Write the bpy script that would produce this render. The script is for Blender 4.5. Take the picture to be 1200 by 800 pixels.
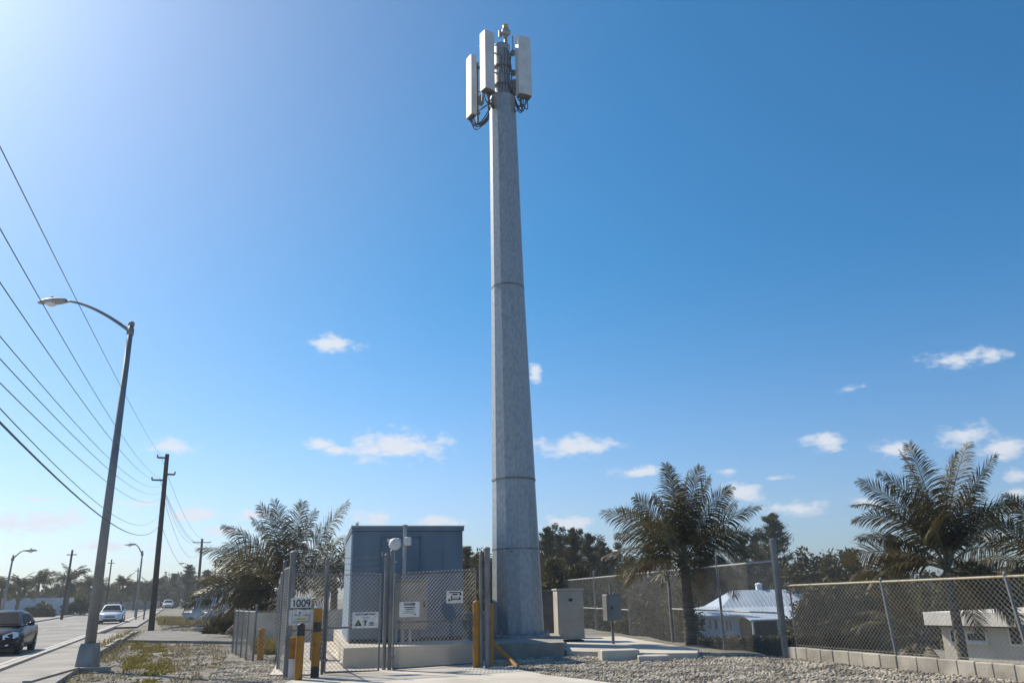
import bpy, math, random
import numpy as np
from mathutils import Vector, Matrix

for o in list(bpy.data.objects): bpy.data.objects.remove(o)
C = bpy.context.scene.collection
SC = bpy.context.scene
R_ = math.radians

# ------------------------------------------------------------------ camera
FPX, TILT, ROLL, EYE = 925.0, R_(17.8), R_(1.15), 1.6
FW = Vector((0, math.cos(TILT), math.sin(TILT)))
U0 = Vector((0, -math.sin(TILT), math.cos(TILT)))
R0 = Vector((1, 0, 0))
RT = R0*math.cos(ROLL) - U0*math.sin(ROLL)
UP = U0*math.cos(ROLL) + R0*math.sin(ROLL)
cd = bpy.data.cameras.new('camera')
cam = bpy.data.objects.new('camera', cd); C.objects.link(cam)
cd.sensor_width = 36.0; cd.lens = 36.0*FPX/1200.0
cd.clip_start = 0.1; cd.clip_end = 6000
m = Matrix((RT, UP, -FW)).transposed().to_4x4(); m.translation = (0, 0, EYE)
cam.matrix_world = m
SC.camera = cam

# ------------------------------------------------------------------ sun, sky, exposure
SUN_AZ, SUN_EL = R_(-54), R_(42)           # azimuth from +Y towards +X
SUN = Vector((math.sin(SUN_AZ)*math.cos(SUN_EL), math.cos(SUN_AZ)*math.cos(SUN_EL), math.sin(SUN_EL)))
sd = bpy.data.lights.new('sun', 'SUN'); sd.energy = 5.0; sd.angle = R_(0.53); sd.color = (1.0, 0.91, 0.77)
so = bpy.data.objects.new('sun', sd); C.objects.link(so)
so.rotation_euler = SUN.to_track_quat('Z', 'Y').to_euler()
so.location = (0, 0, 60)
SC.view_settings.view_transform = 'Standard'
SC.view_settings.look = 'None'
SC.view_settings.exposure = 0.22
SC.view_settings.gamma = 1.0
SC.view_settings.use_curve_mapping = False
SC.render.resolution_x = 1024; SC.render.resolution_y = 682

def ray(x, y):
    return (FW*FPX + RT*(x-600) + UP*(400-y)).normalized()
def A(x, y, Y):
    d = ray(x, y); return Vector((0, 0, EYE)) + d*(Y/d.y)
def G(x, y, z=0.0):
    d = ray(x, y); return Vector((0, 0, EYE)) + d*((z-EYE)/d.z)

W = bpy.data.worlds.new('World'); SC.world = W; W.use_nodes = True
nt = W.node_tree; N = nt.nodes; L = nt.links; N.clear()
def nd(t, **k):
    n = N.new(t)
    for a, b in k.items(): setattr(n, a, b)
    return n
def mth(op, a, b=None, c=None, clamp=False):
    n = nd('ShaderNodeMath', operation=op); n.use_clamp = clamp
    for i, v in enumerate((a, b, c)):
        if v is None: continue
        if isinstance(v, (int, float)): n.inputs[i].default_value = v
        else: L.new(v, n.inputs[i])
    return n.outputs[0]
sky = nd('ShaderNodeTexSky', sky_type='NISHITA', sun_disc=False)
sky.sun_elevation = SUN_EL; sky.sun_rotation = SUN_AZ
sky.altitude = 0; sky.air_density = 1.0; sky.dust_density = 1.2; sky.ozone_density = 3.0
tc = nd('ShaderNodeTexCoord')
tint = nd('ShaderNodeMix', data_type='RGBA', blend_type='MULTIPLY'); tint.inputs['Factor'].default_value = 1.0
L.new(sky.outputs[0], tint.inputs['A'])
# humid coastal air: pale blue near the horizon, deeper blue overhead
sep = nd('ShaderNodeSeparateXYZ'); L.new(tc.outputs['Generated'], sep.inputs[0])
el_ = nd('ShaderNodeMapRange', interpolation_type='SMOOTHSTEP'); L.new(sep.outputs['Z'], el_.inputs[0]); el_.inputs[1].default_value = -.02; el_.inputs[2].default_value = .42
tm = nd('ShaderNodeMix', data_type='RGBA'); L.new(el_.outputs[0], tm.inputs['Factor']); tm.inputs['A'].default_value = (1.02,1.20,1.50,1); tm.inputs['B'].default_value = (.27,1.0,1.36,1)
# whiter glow of sea air on the sun's side of the sky
dp_ = nd('ShaderNodeVectorMath', operation='DOT_PRODUCT'); L.new(tc.outputs['Generated'], dp_.inputs[0]); dp_.inputs[1].default_value = tuple(SUN)
gl = nd('ShaderNodeMapRange', interpolation_type='SMOOTHSTEP'); L.new(dp_.outputs['Value'], gl.inputs[0]); gl.inputs[1].default_value = .62; gl.inputs[2].default_value = 1.0
tg = nd('ShaderNodeMix', data_type='RGBA'); L.new(gl.outputs[0], tg.inputs['Factor']); L.new(tm.outputs['Result'], tg.inputs['A']); tg.inputs['B'].default_value = (.76,.97,1.20,1)
L.new(tg.outputs['Result'], tint.inputs['B'])
hs = nd('ShaderNodeHueSaturation'); hs.inputs['Saturation'].default_value = 1.0
L.new(tint.outputs['Result'], hs.inputs['Color'])
# clouds: (pixel x, pixel y, width, height, density) of each small cumulus
CL = [(390,402,66,16,.8),(203,523,52,16,.8),(376,520,38,16,.7),(392,526,40,12,.6),(466,523,104,34,1),(440,527,60,18,.7),(669,523,82,22,1),(627,437,16,20,.8),
 (1130,419,100,20,.7),(962,519,54,20,.9),(1046,526,54,20,.85),(1128,509,56,26,.75),(1180,524,66,24,.95),(745,553,72,14,.75),(875,576,46,20,.85),
 (853,551,28,12,.7),(938,596,70,16,.8),(668,613,80,18,.85),(436,608,44,20,.9),(510,610,60,14,.8),(300,603,50,14,.8),(222,602,52,16,.85),(262,621,70,12,.8),
 (62,609,74,24,.95),(8,613,56,20,.95),(1190,556,30,16,.7),(1192,578,26,12,.6),(995,456,34,10,.5),(480,628,80,12,.7),(130,640,120,12,.6),(170,590,80,10,.4),
 (1020,590,50,14,.7),(910,560,40,10,.4),(40,585,60,10,.5),(350,640,90,10,.6)]
acc = None
for (x, y, w, h, dn) in CL:
    c = ray(x, y); rr = Vector((c.y, -c.x, 0)).normalized(); uu = rr.cross(c)
    k = 925*((ray(x,y).dot(FW)))
    k = FPX/ (c.dot(FW))
    def dot(v, s):
        n = nd('ShaderNodeVectorMath', operation='DOT_PRODUCT'); L.new(tc.outputs['Generated'], n.inputs[0])
        n.inputs[1].default_value = tuple(v*s); return n.outputs['Value']
    a = dot(rr, 1.5*k/w); b = dot(uu, 1.4*k/h)
    s = mth('ADD', mth('MULTIPLY', a, a), mth('MULTIPLY', b, b))
    f = mth('MULTIPLY', mth('SUBTRACT', 1.0, mth('SQRT', s)), 1.0)
    f = mth('ADD', f, (dn-1)*0.4)
    acc = f if acc is None else mth('MAXIMUM', acc, f)
mp = nd('ShaderNodeMapping'); mp.inputs['Scale'].default_value = (1, 1, 1.9)
L.new(tc.outputs['Generated'], mp.inputs[0])
nz = nd('ShaderNodeTexNoise'); nz.inputs['Scale'].default_value = 34; nz.inputs['Detail'].default_value = 7; nz.inputs['Roughness'].default_value = .62
L.new(mp.outputs[0], nz.inputs['Vector'])
v = mth('ADD', acc, mth('MULTIPLY', mth('SUBTRACT', nz.outputs[0], 0.5), 2.5))
msk = nd('ShaderNodeMapRange', interpolation_type='SMOOTHSTEP'); L.new(v, msk.inputs[0])
msk.inputs[1].default_value = 0.0; msk.inputs[2].default_value = 0.8; msk.inputs[3].default_value = 0; msk.inputs[4].default_value = 0.95
mx = nd('ShaderNodeMix', data_type='RGBA'); L.new(msk.outputs[0], mx.inputs['Factor'])
L.new(hs.outputs[0], mx.inputs['A'])
mx.inputs['B'].default_value = (7.6, 8.1, 8.9, 1)
bg = nd('ShaderNodeBackground'); bg.inputs['Strength'].default_value = 0.086
L.new(mx.outputs['Result'], bg.inputs[0])
wo = nd('ShaderNodeOutputWorld'); L.new(bg.outputs[0], wo.inputs[0])

# ------------------------------------------------------------------ materials
MATS = {}
def mat(name, c1, c2=None, scale=3.0, rough=0.8, metal=0.0, bump=0.0, bscale=None, detail=6, spec=0.5, lo=.35, hi=.65, stretch=None, coat=0, trans=0, sub=None):
    if name in MATS: return MATS[name]
    M = bpy.data.materials.new(name); M.use_nodes = True; t = M.node_tree; n = t.nodes; l = t.links
    p = n['Principled BSDF']; p.inputs['Roughness'].default_value = rough; p.inputs['Metallic'].default_value = metal
    p.inputs['Specular IOR Level'].default_value = spec
    p.inputs['Coat Weight'].default_value = coat
    p.inputs['Transmission Weight'].default_value = trans
    co = n.new('ShaderNodeTexCoord'); src = co.outputs['Object']
    if stretch:
        mpn = n.new('ShaderNodeMapping'); mpn.inputs['Scale'].default_value = stretch; l.new(src, mpn.inputs[0]); src = mpn.outputs[0]
    if c2 is None: p.inputs['Base Color'].default_value = (*c1, 1)
    else:
        z = n.new('ShaderNodeTexNoise'); z.inputs['Scale'].default_value = scale; z.inputs['Detail'].default_value = detail
        l.new(src, z.inputs['Vector'])
        r = n.new('ShaderNodeMapRange'); l.new(z.outputs[0], r.inputs[0]); r.inputs[1].default_value = lo; r.inputs[2].default_value = hi
        q = n.new('ShaderNodeMix'); q.data_type = 'RGBA'; l.new(r.outputs[0], q.inputs['Factor'])
        q.inputs['A'].default_value = (*c1, 1); q.inputs['B'].default_value = (*c2, 1)
        l.new(q.outputs['Result'], p.inputs['Base Color'])
    if bump:
        z2 = n.new('ShaderNodeTexNoise'); z2.inputs['Scale'].default_value = bscale or scale*4; z2.inputs['Detail'].default_value = 6
        l.new(src, z2.inputs['Vector'])
        b = n.new('ShaderNodeBump'); b.inputs['Strength'].default_value = 1; b.inputs['Distance'].default_value = bump
        l.new(z2.outputs[0], b.inputs['Height']); l.new(b.outputs[0], p.inputs['Normal'])
    MATS[name] = M
    return M
def leafmat(name, c1, c2, scale=1.5, rough=.5, tr=0.25, spec=.4):
    """leaf: noise-varied diffuse + gloss, with some light coming through"""
    M = mat(name, c1, c2, scale=scale, rough=rough, spec=spec, detail=3)
    t = M.node_tree; n = t.nodes; l = t.links
    p = n['Principled BSDF']; o = n['Material Output']
    tb = n.new('ShaderNodeBsdfTranslucent'); tb.inputs[0].default_value = (c2[0]*1.25, c2[1]*1.2, c2[2]*.8, 1)
    ms = n.new('ShaderNodeMixShader'); ms.inputs[0].default_value = tr
    l.new(p.outputs[0], ms.inputs[1]); l.new(tb.outputs[0], ms.inputs[2]); l.new(ms.outputs[0], o.inputs[0])
    return M

M_galv   = mat('galvanised', (.28,.29,.29), (.40,.40,.39), scale=9, rough=.5, metal=.35, bump=.004, bscale=25, stretch=(1,1,.5))
M_tower  = mat('tower_steel', (.27,.295,.315), (.41,.43,.44), scale=11, rough=.5, metal=.3, bump=.003, bscale=20, stretch=(1,1,.55), lo=.3, hi=.7, detail=14)
M_post   = mat('fence_steel', (.14,.14,.14), (.24,.235,.225), scale=7, rough=.6, metal=.2, stretch=(1,1,.3))
M_mesh   = mat('fence_wire', (.33,.31,.27), (.44,.41,.36), scale=3, rough=.55, metal=.2)
M_rusty  = mat('weathered_rail', (.40,.36,.27), (.30,.20,.08), scale=6, rough=.7, metal=.2, lo=.5, hi=.72)
M_conc   = mat('concrete', (.40,.36,.30), (.58,.53,.45), scale=1.3, rough=.9, bump=.006, bscale=22, detail=9)
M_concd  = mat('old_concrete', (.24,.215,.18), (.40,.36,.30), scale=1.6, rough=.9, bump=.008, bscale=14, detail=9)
M_block  = mat('block_face', (.25,.22,.18), (.47,.425,.35), scale=1.5, rough=.95, bump=.008, bscale=18, detail=9)
M_mortar = mat('mortar', (.16,.15,.14), (.22,.2,.19), rough=1)
M_drive  = mat('drive_concrete', (.46,.41,.34), (.62,.56,.47), scale=.7, rough=.9, bump=.004, bscale=30, detail=10)
M_yellow = mat('bollard_yellow', (.36,.16,.010), (.17,.085,.025), scale=5, rough=.6, lo=.5, hi=.75, detail=9)
M_black  = mat('bollard_black', (.02,.02,.022), (.06,.055,.05), scale=8, rough=.6)
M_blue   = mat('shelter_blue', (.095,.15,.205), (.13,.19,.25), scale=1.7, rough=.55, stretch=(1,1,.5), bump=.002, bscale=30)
M_blue_lit  = mat('shelter_blue_lit', (.28,.37,.46), (.38,.47,.55), scale=2.2, rough=.5, stretch=(1,1,.35), lo=.3, hi=.7)  # shelter blue made paler, sunlight on the side put into the colour
M_white  = mat('white_paint', (.72,.72,.70), (.60,.60,.58), scale=6, rough=.5)
M_sign   = mat('sign_white', (.80,.77,.72), (.62,.60,.56), scale=9, rough=.6)
M_ink    = mat('sign_ink', (.015,.015,.018), rough=.6)
M_greybox= mat('grey_enclosure', (.19,.185,.17), (.26,.25,.23), scale=2.5, rough=.6, metal=.1)
M_beigebox=mat('beige_cabinet', (.38,.345,.285), (.47,.43,.36), scale=2, rough=.6)
M_wood   = mat('pole_timber', (.045,.035,.028), (.09,.07,.055), scale=3, rough=.9, stretch=(6,6,.5), bump=.01, bscale=8)
M_lampp  = mat('lamp_pole_grey', (.20,.215,.22), (.29,.295,.29), scale=3, rough=.6, metal=.4, stretch=(1,1,.4))
M_wire   = mat('cable_black', (.05,.055,.06), rough=.6)
M_ant    = mat('antenna_shell', (.60,.60,.57), (.70,.70,.67), scale=2.5, rough=.45)
M_antd   = mat('antenna_back', (.10,.095,.09), (.18,.17,.16), scale=6, rough=.6)
M_asph   = mat('asphalt', (.20,.185,.165), (.33,.305,.27), scale=.35, rough=.9, bump=.003, bscale=60, detail=12)
M_asph2  = mat('side_asphalt', (.15,.14,.125), (.24,.22,.19), scale=1.4, rough=.92, bump=.003, bscale=50, detail=12)
M_walk   = mat('sidewalk', (.27,.245,.215), (.38,.345,.305), scale=.6, rough=.92, bump=.004, bscale=30, detail=12)
M_line   = mat('road_paint', (.55,.54,.5), (.3,.29,.27), scale=5, rough=.8, lo=.45, hi=.7)
M_rubber = mat('tyre_rubber', (.02,.02,.02), rough=.85)
M_rim    = mat('wheel_alloy', (.5,.5,.52), rough=.3, metal=.9)
M_glass  = mat('car_glass', (.02,.025,.03), rough=.4, spec=.012)
M_lens   = mat('lamp_lens', (.85,.87,.9), rough=.08, spec=.9, coat=1)
M_carblk = mat('paint_dark_blue', (.005,.007,.011), rough=.32, spec=.2, coat=.15)
M_carwht = mat('paint_white', (.66,.68,.70), rough=.3, spec=.5, coat=.6)
M_plast  = mat('dark_trim', (.018,.018,.02), rough=.55)
M_trunk  = mat('palm_trunk', (.10,.085,.065), (.19,.165,.13), scale=3, rough=.95, stretch=(1,1,5), bump=.03, bscale=5)
M_bark   = mat('tree_bark', (.06,.05,.04), (.12,.10,.08), scale=5, rough=.95, bump=.02)
M_frond  = leafmat('palm_leaf', (.040,.038,.017), (.125,.104,.050), scale=2.3, rough=.42, tr=.18, spec=.42)
M_frondd = leafmat('palm_leaf_dry', (.20,.155,.085), (.10,.085,.05), scale=2, rough=.6, tr=.2)
M_rach   = mat('palm_rachis', (.16,.15,.07), (.22,.18,.09), rough=.5)
M_pine   = leafmat('casuarina_leaf', (.055,.055,.028), (.125,.115,.06), scale=.9, rough=.7, tr=.12, spec=.2)
M_dark   = leafmat('dense_leaf', (.042,.042,.018), (.115,.10,.045), scale=.5, rough=.7, tr=.12, spec=.2)
M_bush   = leafmat('shrub_leaf', (.032,.035,.015), (.095,.085,.038), scale=1.1, rough=.6, tr=.15, spec=.3)
M_haz    = leafmat('far_leaf_hazed', (.09,.09,.05), (.16,.155,.09), scale=.3, rough=.8, tr=.1, spec=.1)  # paler than the near leaves, distance haze put into the colour
M_grassy = leafmat('yellow_grass', (.17,.145,.03), (.29,.235,.05), scale=2, rough=.7, tr=.15, spec=.2)
M_grassd = leafmat('dry_grass', (.17,.14,.085), (.30,.25,.15), scale=1.5, rough=.8, tr=.2, spec=.1)
M_stone  = mat('gravel_stone', (.18,.155,.12), (.50,.435,.34), scale=1.6, rough=.95, detail=9, lo=.38,hi=.62)
M_wallw  = mat('white_wall', (.62,.68,.74), (.76,.80,.83), scale=.6, rough=.8)
M_stucco = mat('beige_stucco', (.50,.45,.37), (.60,.55,.46), scale=.8, rough=.95, bump=.004)
M_fascia = mat('pale_fascia', (.80,.74,.64), (.66,.61,.53), scale=1.4, rough=.8)
M_roof   = mat('white_metal_roof', (.44,.51,.58), (.54,.60,.66), scale=.7, rough=.45)
M_shade  = mat('window_dark', (.03,.04,.05), rough=.15, spec=.6)
M_beacon = mat('beacon_amber', (.75,.42,.04), rough=.25, spec=.6)
M_red    = mat('tail_red', (.45,.02,.02), rough=.2)

# ground material: pale crushed rock and dust with darker soil and a little dry green further away
def ground_mat():
    M = bpy.data.materials.new('ground_soil'); M.use_nodes = True; t = M.node_tree; n = t.nodes; l = t.links
    p = n['Principled BSDF']; p.inputs['Roughness'].default_value = .95; p.inputs['Specular IOR Level'].default_value = .15
    co = n.new('ShaderNodeTexCoord')
    def noise(s, d, r=.55):
        z = n.new('ShaderNodeTexNoise'); z.inputs['Scale'].default_value = s; z.inputs['Detail'].default_value = d; z.inputs['Roughness'].default_value = r
        l.new(co.outputs['Object'], z.inputs['Vector']); return z.outputs[0]
    def rng(src, a, b):
        r = n.new('ShaderNodeMapRange'); l.new(src, r.inputs[0]); r.inputs[1].default_value = a; r.inputs[2].default_value = b; return r.outputs[0]
    def mix(f, a, b):
        q = n.new('ShaderNodeMix'); q.data_type = 'RGBA'; l.new(f, q.inputs['Factor'])
        for k, v in (('A', a), ('B', b)):
            if isinstance(v, tuple): q.inputs[k].default_value = (*v, 1)
            else: l.new(v, q.inputs[k])
        return q.outputs['Result']
    a = mix(rng(noise(6, 10, .7), .4, .6), (.17,.155,.135), (.40,.37,.325))
    b = mix(rng(noise(.55, 8), .42, .62), a, (.20,.175,.135))
    g = mix(rng(noise(1.3, 7), .56, .66), b, (.17,.155,.06))
    l.new(g, p.inputs['Base Color'])
    bp = n.new('ShaderNodeBump'); bp.inputs['Distance'].default_value = .05; bp.inputs['Strength'].default_value = 1
    l.new(noise(9, 9, .7), bp.inputs['Height']); l.new(bp.outputs[0], p.inputs['Normal'])
    return M
M_ground = ground_mat()

# ------------------------------------------------------------------ mesh helpers
ORG = {}
class MB:
    def __init__(s): s.v = []; s.f = []; s.arr = []
    def add(s, vs, fs):
        k = len(s.v); s.v += [tuple(p) for p in vs]; s.f += [tuple(i+k for i in q) for q in fs]; return s
    def quadarr(s, arr):            # arr (n,4,3) or (n,3,3) numpy faces
        s.arr.append(np.asarray(arr, dtype=float)); return s
    def box(s, c, size, rz=0, bev=0):
        x, y, z = [a/2 for a in size]; c = Vector(c); m = Matrix.Rotation(rz, 3, 'Z')
        if bev <= 0:
            vs = [c + m @ Vector((i*x, j*y, k*z)) for k in (-1,1) for (i,j) in ((-1,-1),(1,-1),(1,1),(-1,1))]
            return s.add(vs, [(3,2,1,0),(4,5,6,7),(0,1,5,4),(1,2,6,5),(2,3,7,6),(3,0,4,7)])
        b = min(bev, x*.9, y*.9, z*.9); vs = []
        for (kz, ins) in ((-z, b), (-z+b, 0), (z-b, 0), (z, b)):
            X, Y = x-ins, y-ins
            for (i, j) in ((-X+b,-Y),(X-b,-Y),(X,-Y+b),(X,Y-b),(X-b,Y),(-X+b,Y),(-X,Y-b),(-X,-Y+b)):
                vs.append(c + m @ Vector((i, j, kz)))
        fs = [tuple(range(7,-1,-1)), tuple(range(24,32))]
        for r in range(3):
            for i in range(8): j = (i+1)%8; fs.append((r*8+i, r*8+j, r*8+8+j, r*8+8+i))
        return s.add(vs, fs)
    def tube(s, a, b, r1, r2=None, n=8, cap=True):
        a = Vector(a); b = Vector(b); r2 = r1 if r2 is None else r2
        d = (b-a).normalized(); u = d.orthogonal().normalized(); w = d.cross(u)
        vs = []
        for (p, r) in ((a, r1), (b, r2)):
            for i in range(n):
                t = 2*math.pi*i/n; vs.append(p + u*r*math.cos(t) + w*r*math.sin(t))
        fs = [(i, (i+1)%n, n+(i+1)%n, n+i) for i in range(n)]
        if cap: fs += [tuple(range(n-1,-1,-1)), tuple(range(n, 2*n))]
        return s.add(vs, fs)
    def path(s, pts, r, n=6, r2=None):
        pts = [Vector(p) for p in pts]; k = len(pts); vs = []; fs = []
        pu = None
        for i, p in enumerate(pts):
            d = (pts[min(i+1,k-1)] - pts[max(i-1,0)]).normalized()
            u = d.orthogonal().normalized() if pu is None else (pu - d*pu.dot(d)).normalized()
            pu = u; w = d.cross(u); rr = r if r2 is None else r + (r2-r)*i/(k-1)
            for j in range(n):
                t = 2*math.pi*j/n; vs.append(p + u*rr*math.cos(t) + w*rr*math.sin(t))
        for i in range(k-1):
            for j in range(n): q = (j+1)%n; fs.append((i*n+j, i*n+q, i*n+n+q, i*n+n+j))
        fs += [tuple(range(n-1,-1,-1)), tuple(range((k-1)*n, k*n))]
        return s.add(vs, fs)
    def lathe(s, c, prof, n=16, ax=(0,0,1), ph=0):
        c = Vector(c); ax = Vector(ax).normalized(); u = Vector((1,0,0)) if abs(ax.z) > .9 else ax.orthogonal().normalized(); w = ax.cross(u); vs = []; fs = []
        for (r, h) in prof:
            for i in range(n):
                t = 2*math.pi*i/n + ph; vs.append(c + ax*h + u*r*math.cos(t) + w*r*math.sin(t))
        for k in range(len(prof)-1):
            for i in range(n): j = (i+1)%n; fs.append((k*n+i, k*n+j, k*n+n+j, k*n+n+i))
        fs += [tuple(range(n-1,-1,-1)), tuple(range((len(prof)-1)*n, len(prof)*n))]
        return s.add(vs, fs)
    def prism(s, poly, z0, z1):
        n = len(poly); vs = [(p[0], p[1], z0) for p in poly] + [(p[0], p[1], z1) for p in poly]
        return s.add(vs, [tuple(range(n-1,-1,-1)), tuple(range(n,2*n))] + [(i,(i+1)%n,n+(i+1)%n,n+i) for i in range(n)])
    def build(s, name, material, parent=None, smooth=False):
        org = np.array(ORG.get(parent.name, (0,0,0))) if parent else np.zeros(3)
        me = bpy.data.meshes.new(name)
        V = [np.array(s.v, dtype=float).reshape(-1,3)] if s.v else []
        F = list(s.f); base = len(s.v)
        for a in s.arr:
            n, k, _ = a.shape; V.append(a.reshape(-1,3))
            F += (np.arange(n*k).reshape(n,k)+base).tolist(); base += n*k
        V = np.concatenate(V) - org
        me.from_pydata(V.tolist(), [], F); me.update()
        if material: me.materials.append(material)
        if smooth: me.polygons.foreach_set('use_smooth', [True]*len(me.polygons))
        o = bpy.data.objects.new(name, me); C.objects.link(o)
        if parent: o.parent = parent; ORG[o.name] = tuple(org)
        return o
def tag(o, label=None, cat=None, group=None, kind=None):
    if label: o['label'] = label
    if cat: o['category'] = cat
    if group: o['group'] = group
    if kind: o['kind'] = kind
    return o
def thing(name, loc, label, cat, group=None):
    o = bpy.data.objects.new(name, None); C.objects.link(o); o.empty_display_size = .3
    o.location = loc; ORG[o.name] = tuple(loc); return tag(o, label, cat, group)
def kids(o): return [c for c in bpy.data.objects if c.parent == o]
def copy_tree(o, parent=None):
    c = o.copy(); C.objects.link(c)
    if parent: c.parent = parent
    for ch in KID.get(o.name) or kids(o): copy_tree(ch, c)
    return c
KID = {}
def text_obj(name, s, size, material, parent, loc, rot, bold=0.0):
    cu = bpy.data.curves.new(name, 'FONT'); cu.body = s; cu.size = size; cu.align_x = 'CENTER'; cu.align_y = 'CENTER'; cu.offset = bold; cu.extrude = .001
    t = bpy.data.objects.new('tmp', cu); C.objects.link(t)
    bpy.context.view_layer.update()
    me = bpy.data.meshes.new_from_object(t.evaluated_get(bpy.context.evaluated_depsgraph_get()))
    bpy.data.objects.remove(t)
    me.materials.clear(); me.materials.append(material); me.name = name
    o = bpy.data.objects.new(name, me); C.objects.link(o); o.parent = parent
    o.location = Vector(loc) - Vector(ORG.get(parent.name, (0,0,0))); o.rotation_euler = rot
    return o

# ------------------------------------------------------------------ terrain
def sst(a, b, x):
    t = np.clip((x-a)/(b-a), 0, 1); return t*t*(3-2*t)
K0 = G(921, 771); K1 = G(1200, 799)               # corner of the compound, right end of the kerb in view
FB = np.array([1.75, 50.0])                        # far end of the straight back fence
n1 = np.array([-(K1.y-K0.y), K1.x-K0.x]); n1 = n1/np.linalg.norm(n1)
if n1[0] < 0: n1 = -n1
n2 = np.array([(FB[1]-K0.y), -(FB[0]-K0.x)]); n2 = n2/np.linalg.norm(n2)
def terr(x, y):
    x = np.asarray(x, float); y = np.asarray(y, float)
    s1 = (x-K0.x)*n1[0] + (y-K0.y)*n1[1]; s2 = (x-K0.x)*n2[0] + (y-K0.y)*n2[1]
    s = np.where(y < K0.y, s1, s2)
    drop = 3.4*(1-np.exp(-np.clip(s-.35, 0, None)/8.0))*sst(-22, 0, x+12)
    rise = .5*sst(50, 170, y)*(1-sst(-30, -8, x))
    return rise - drop
def T(x, y): return float(terr(x, y))
def GT(px, py):
    p = G(px, py)
    d = ray(px, py)
    for _ in range(12):
        z = T(p.x, p.y); q = Vector((0,0,EYE)) + d*((z-EYE)/d.z)
        if q.y < 0 or q.y > 900: break
        p = p.lerp(q, .6)
    p.z = T(p.x, p.y); return p

def axis(lo, hi, n0, fine_lo, fine_hi, step):
    a = list(np.arange(fine_lo, fine_hi, step)); x = fine_hi; st = step
    while x < hi: a.append(x); st *= 1.25; x += st
    a.append(hi); x = fine_lo; st = step; b = []
    while x > lo:
        st *= 1.25; x -= st; b.append(max(x, lo))
    return np.array(b[::-1] + a)
gx = axis(-3000, 3000, 0, -30, 30, .7); gy = axis(-600, 4500, 0, 8, 60, .7)
rs = np.random.RandomState(5)
XX, YY = np.meshgrid(gx, gy); ZZ = terr(XX, YY)
bumpm = (1-sst(40, 70, YY))*sst(6, 10, YY)*sst(-22, -12, XX)
ZZ = ZZ + bumpm*.012*rs.randn(*ZZ.shape) - .004
verts = np.stack([XX, YY, ZZ], -1).reshape(-1,3); nx = len(gx); ny = len(gy)
idx = np.arange(nx*ny).reshape(ny, nx)
fc = np.stack([idx[:-1,:-1], idx[:-1,1:], idx[1:,1:], idx[1:,:-1]], -1).reshape(-1,4)
me = bpy.data.meshes.new('ground'); me.from_pydata(verts.tolist(), [], fc.tolist()); me.materials.append(M_ground)
me.polygons.foreach_set('use_smooth', [True]*len(me.polygons))
ground = bpy.data.objects.new('ground', me); C.objects.link(ground); ground['kind'] = 'structure'

# ------------------------------------------------------------------ road
RA = R_(-22.1); RD = Vector((math.sin(RA), math.cos(RA), 0)); RN = Vector((RD.y, -RD.x, 0))  # RN points right of the road direction
PK = G(60, 764)
def rp(s, off, z=0):                                # s metres along the road, off metres to the right of the near kerb
    p = PK + RD*s + RN*off; return Vector((p.x, p.y, T(p.x, p.y)+z))
lk = GT(72, 724); off_l = (lk-PK).dot(RN)
ROADW = off_l
def ribbon(name, o0, o1, z, material, s0=-40, s1=700, z1=None, step=4, kind='structure', h=None):
    mb = MB(); ss = list(np.arange(s0, s1, step)) + [s1]; vs = []; fs = []
    for s_ in ss: vs += [rp(s_, o0, z), rp(s_, o1, z if z1 is None else z1)]
    for i in range(len(ss)-1): fs.append((2*i, 2*i+1, 2*i+3, 2*i+2))
    mb.add(vs, fs)
    if h:
        for (o_) in (o0, o1):
            vs = []; fs = []
            for s_ in ss: vs += [rp(s_, o_, z), rp(s_, o_, z-h)]
            for i in range(len(ss)-1): fs.append((2*i, 2*i+1, 2*i+3, 2*i+2))
            mb.add(vs, fs)
    o = mb.build(name, material)
    if kind: o['kind'] = kind
    return o
ribbon('road', ROADW, 0, .03, M_asph)
ribbon('road_edge_line', -.55, -.42, .034, M_line, s1=160)
ribbon('road_edge_line', ROADW+.45, ROADW+.58, .034, M_line, s1=160)
mbd = MB()
for k in range(-3, 26):
    s0 = k*9.0; mbd.add([rp(s0, ROADW*.5-.06, .035), rp(s0, ROADW*.5+.06, .035), rp(s0+3, ROADW*.5+.06, .035), rp(s0+3, ROADW*.5-.06, .035)], [(0,1,2,3)])
mbd.build('road_centre_line', M_line)['kind'] = 'structure'
ribbon('road_kerb', 0, .18, .16, M_conc, h=.2, s1=150)
ribbon('road_kerb', ROADW-.18, ROADW, .16, M_conc, h=.2, s0=20, s1=300)
SWW = (G(100, 781)-PK).dot(RN)
ribbon('sidewalk', .18, SWW, .10, M_walk, s0=-40, s1=(G(160,743)-PK).dot(RD), h=.12)
ribbon('sidewalk', .18, SWW*.8, .10, M_walk, s0=(G(152,741)-PK).dot(RD)+9, s1=200, h=.12)
ribbon('far_pavement', ROADW-9, ROADW-.18, .06, M_walk, s0=-20, s1=220)
ribbon('grass_verge', ROADW-16, ROADW-9, .03, mat('verge', (.16,.15,.06),(.25,.22,.12), scale=.3, rough=.95), s0=20, s1=400)
a, b, c_, d_ = G(158, 742), G(300, 744), G(300, 755), G(146, 751)
pl = MB()
side_L = [a + (b-a)*t for t in (0, 1)]; 
def sheet(name, pts, z, material, th=.0, kind='structure'):
    mb = MB()
    if th: mb.prism(pts, z-th, z)
    else: mb.add([(p[0], p[1], z) for p in pts], [tuple(range(len(pts)))])
    o = mb.build(name, material); o['kind'] = kind; return o
sheet('side_road', [G(120,752.3), G(350,755.5), G(350,744), G(176,741)], .108, M_asph2, th=.10)

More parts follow.
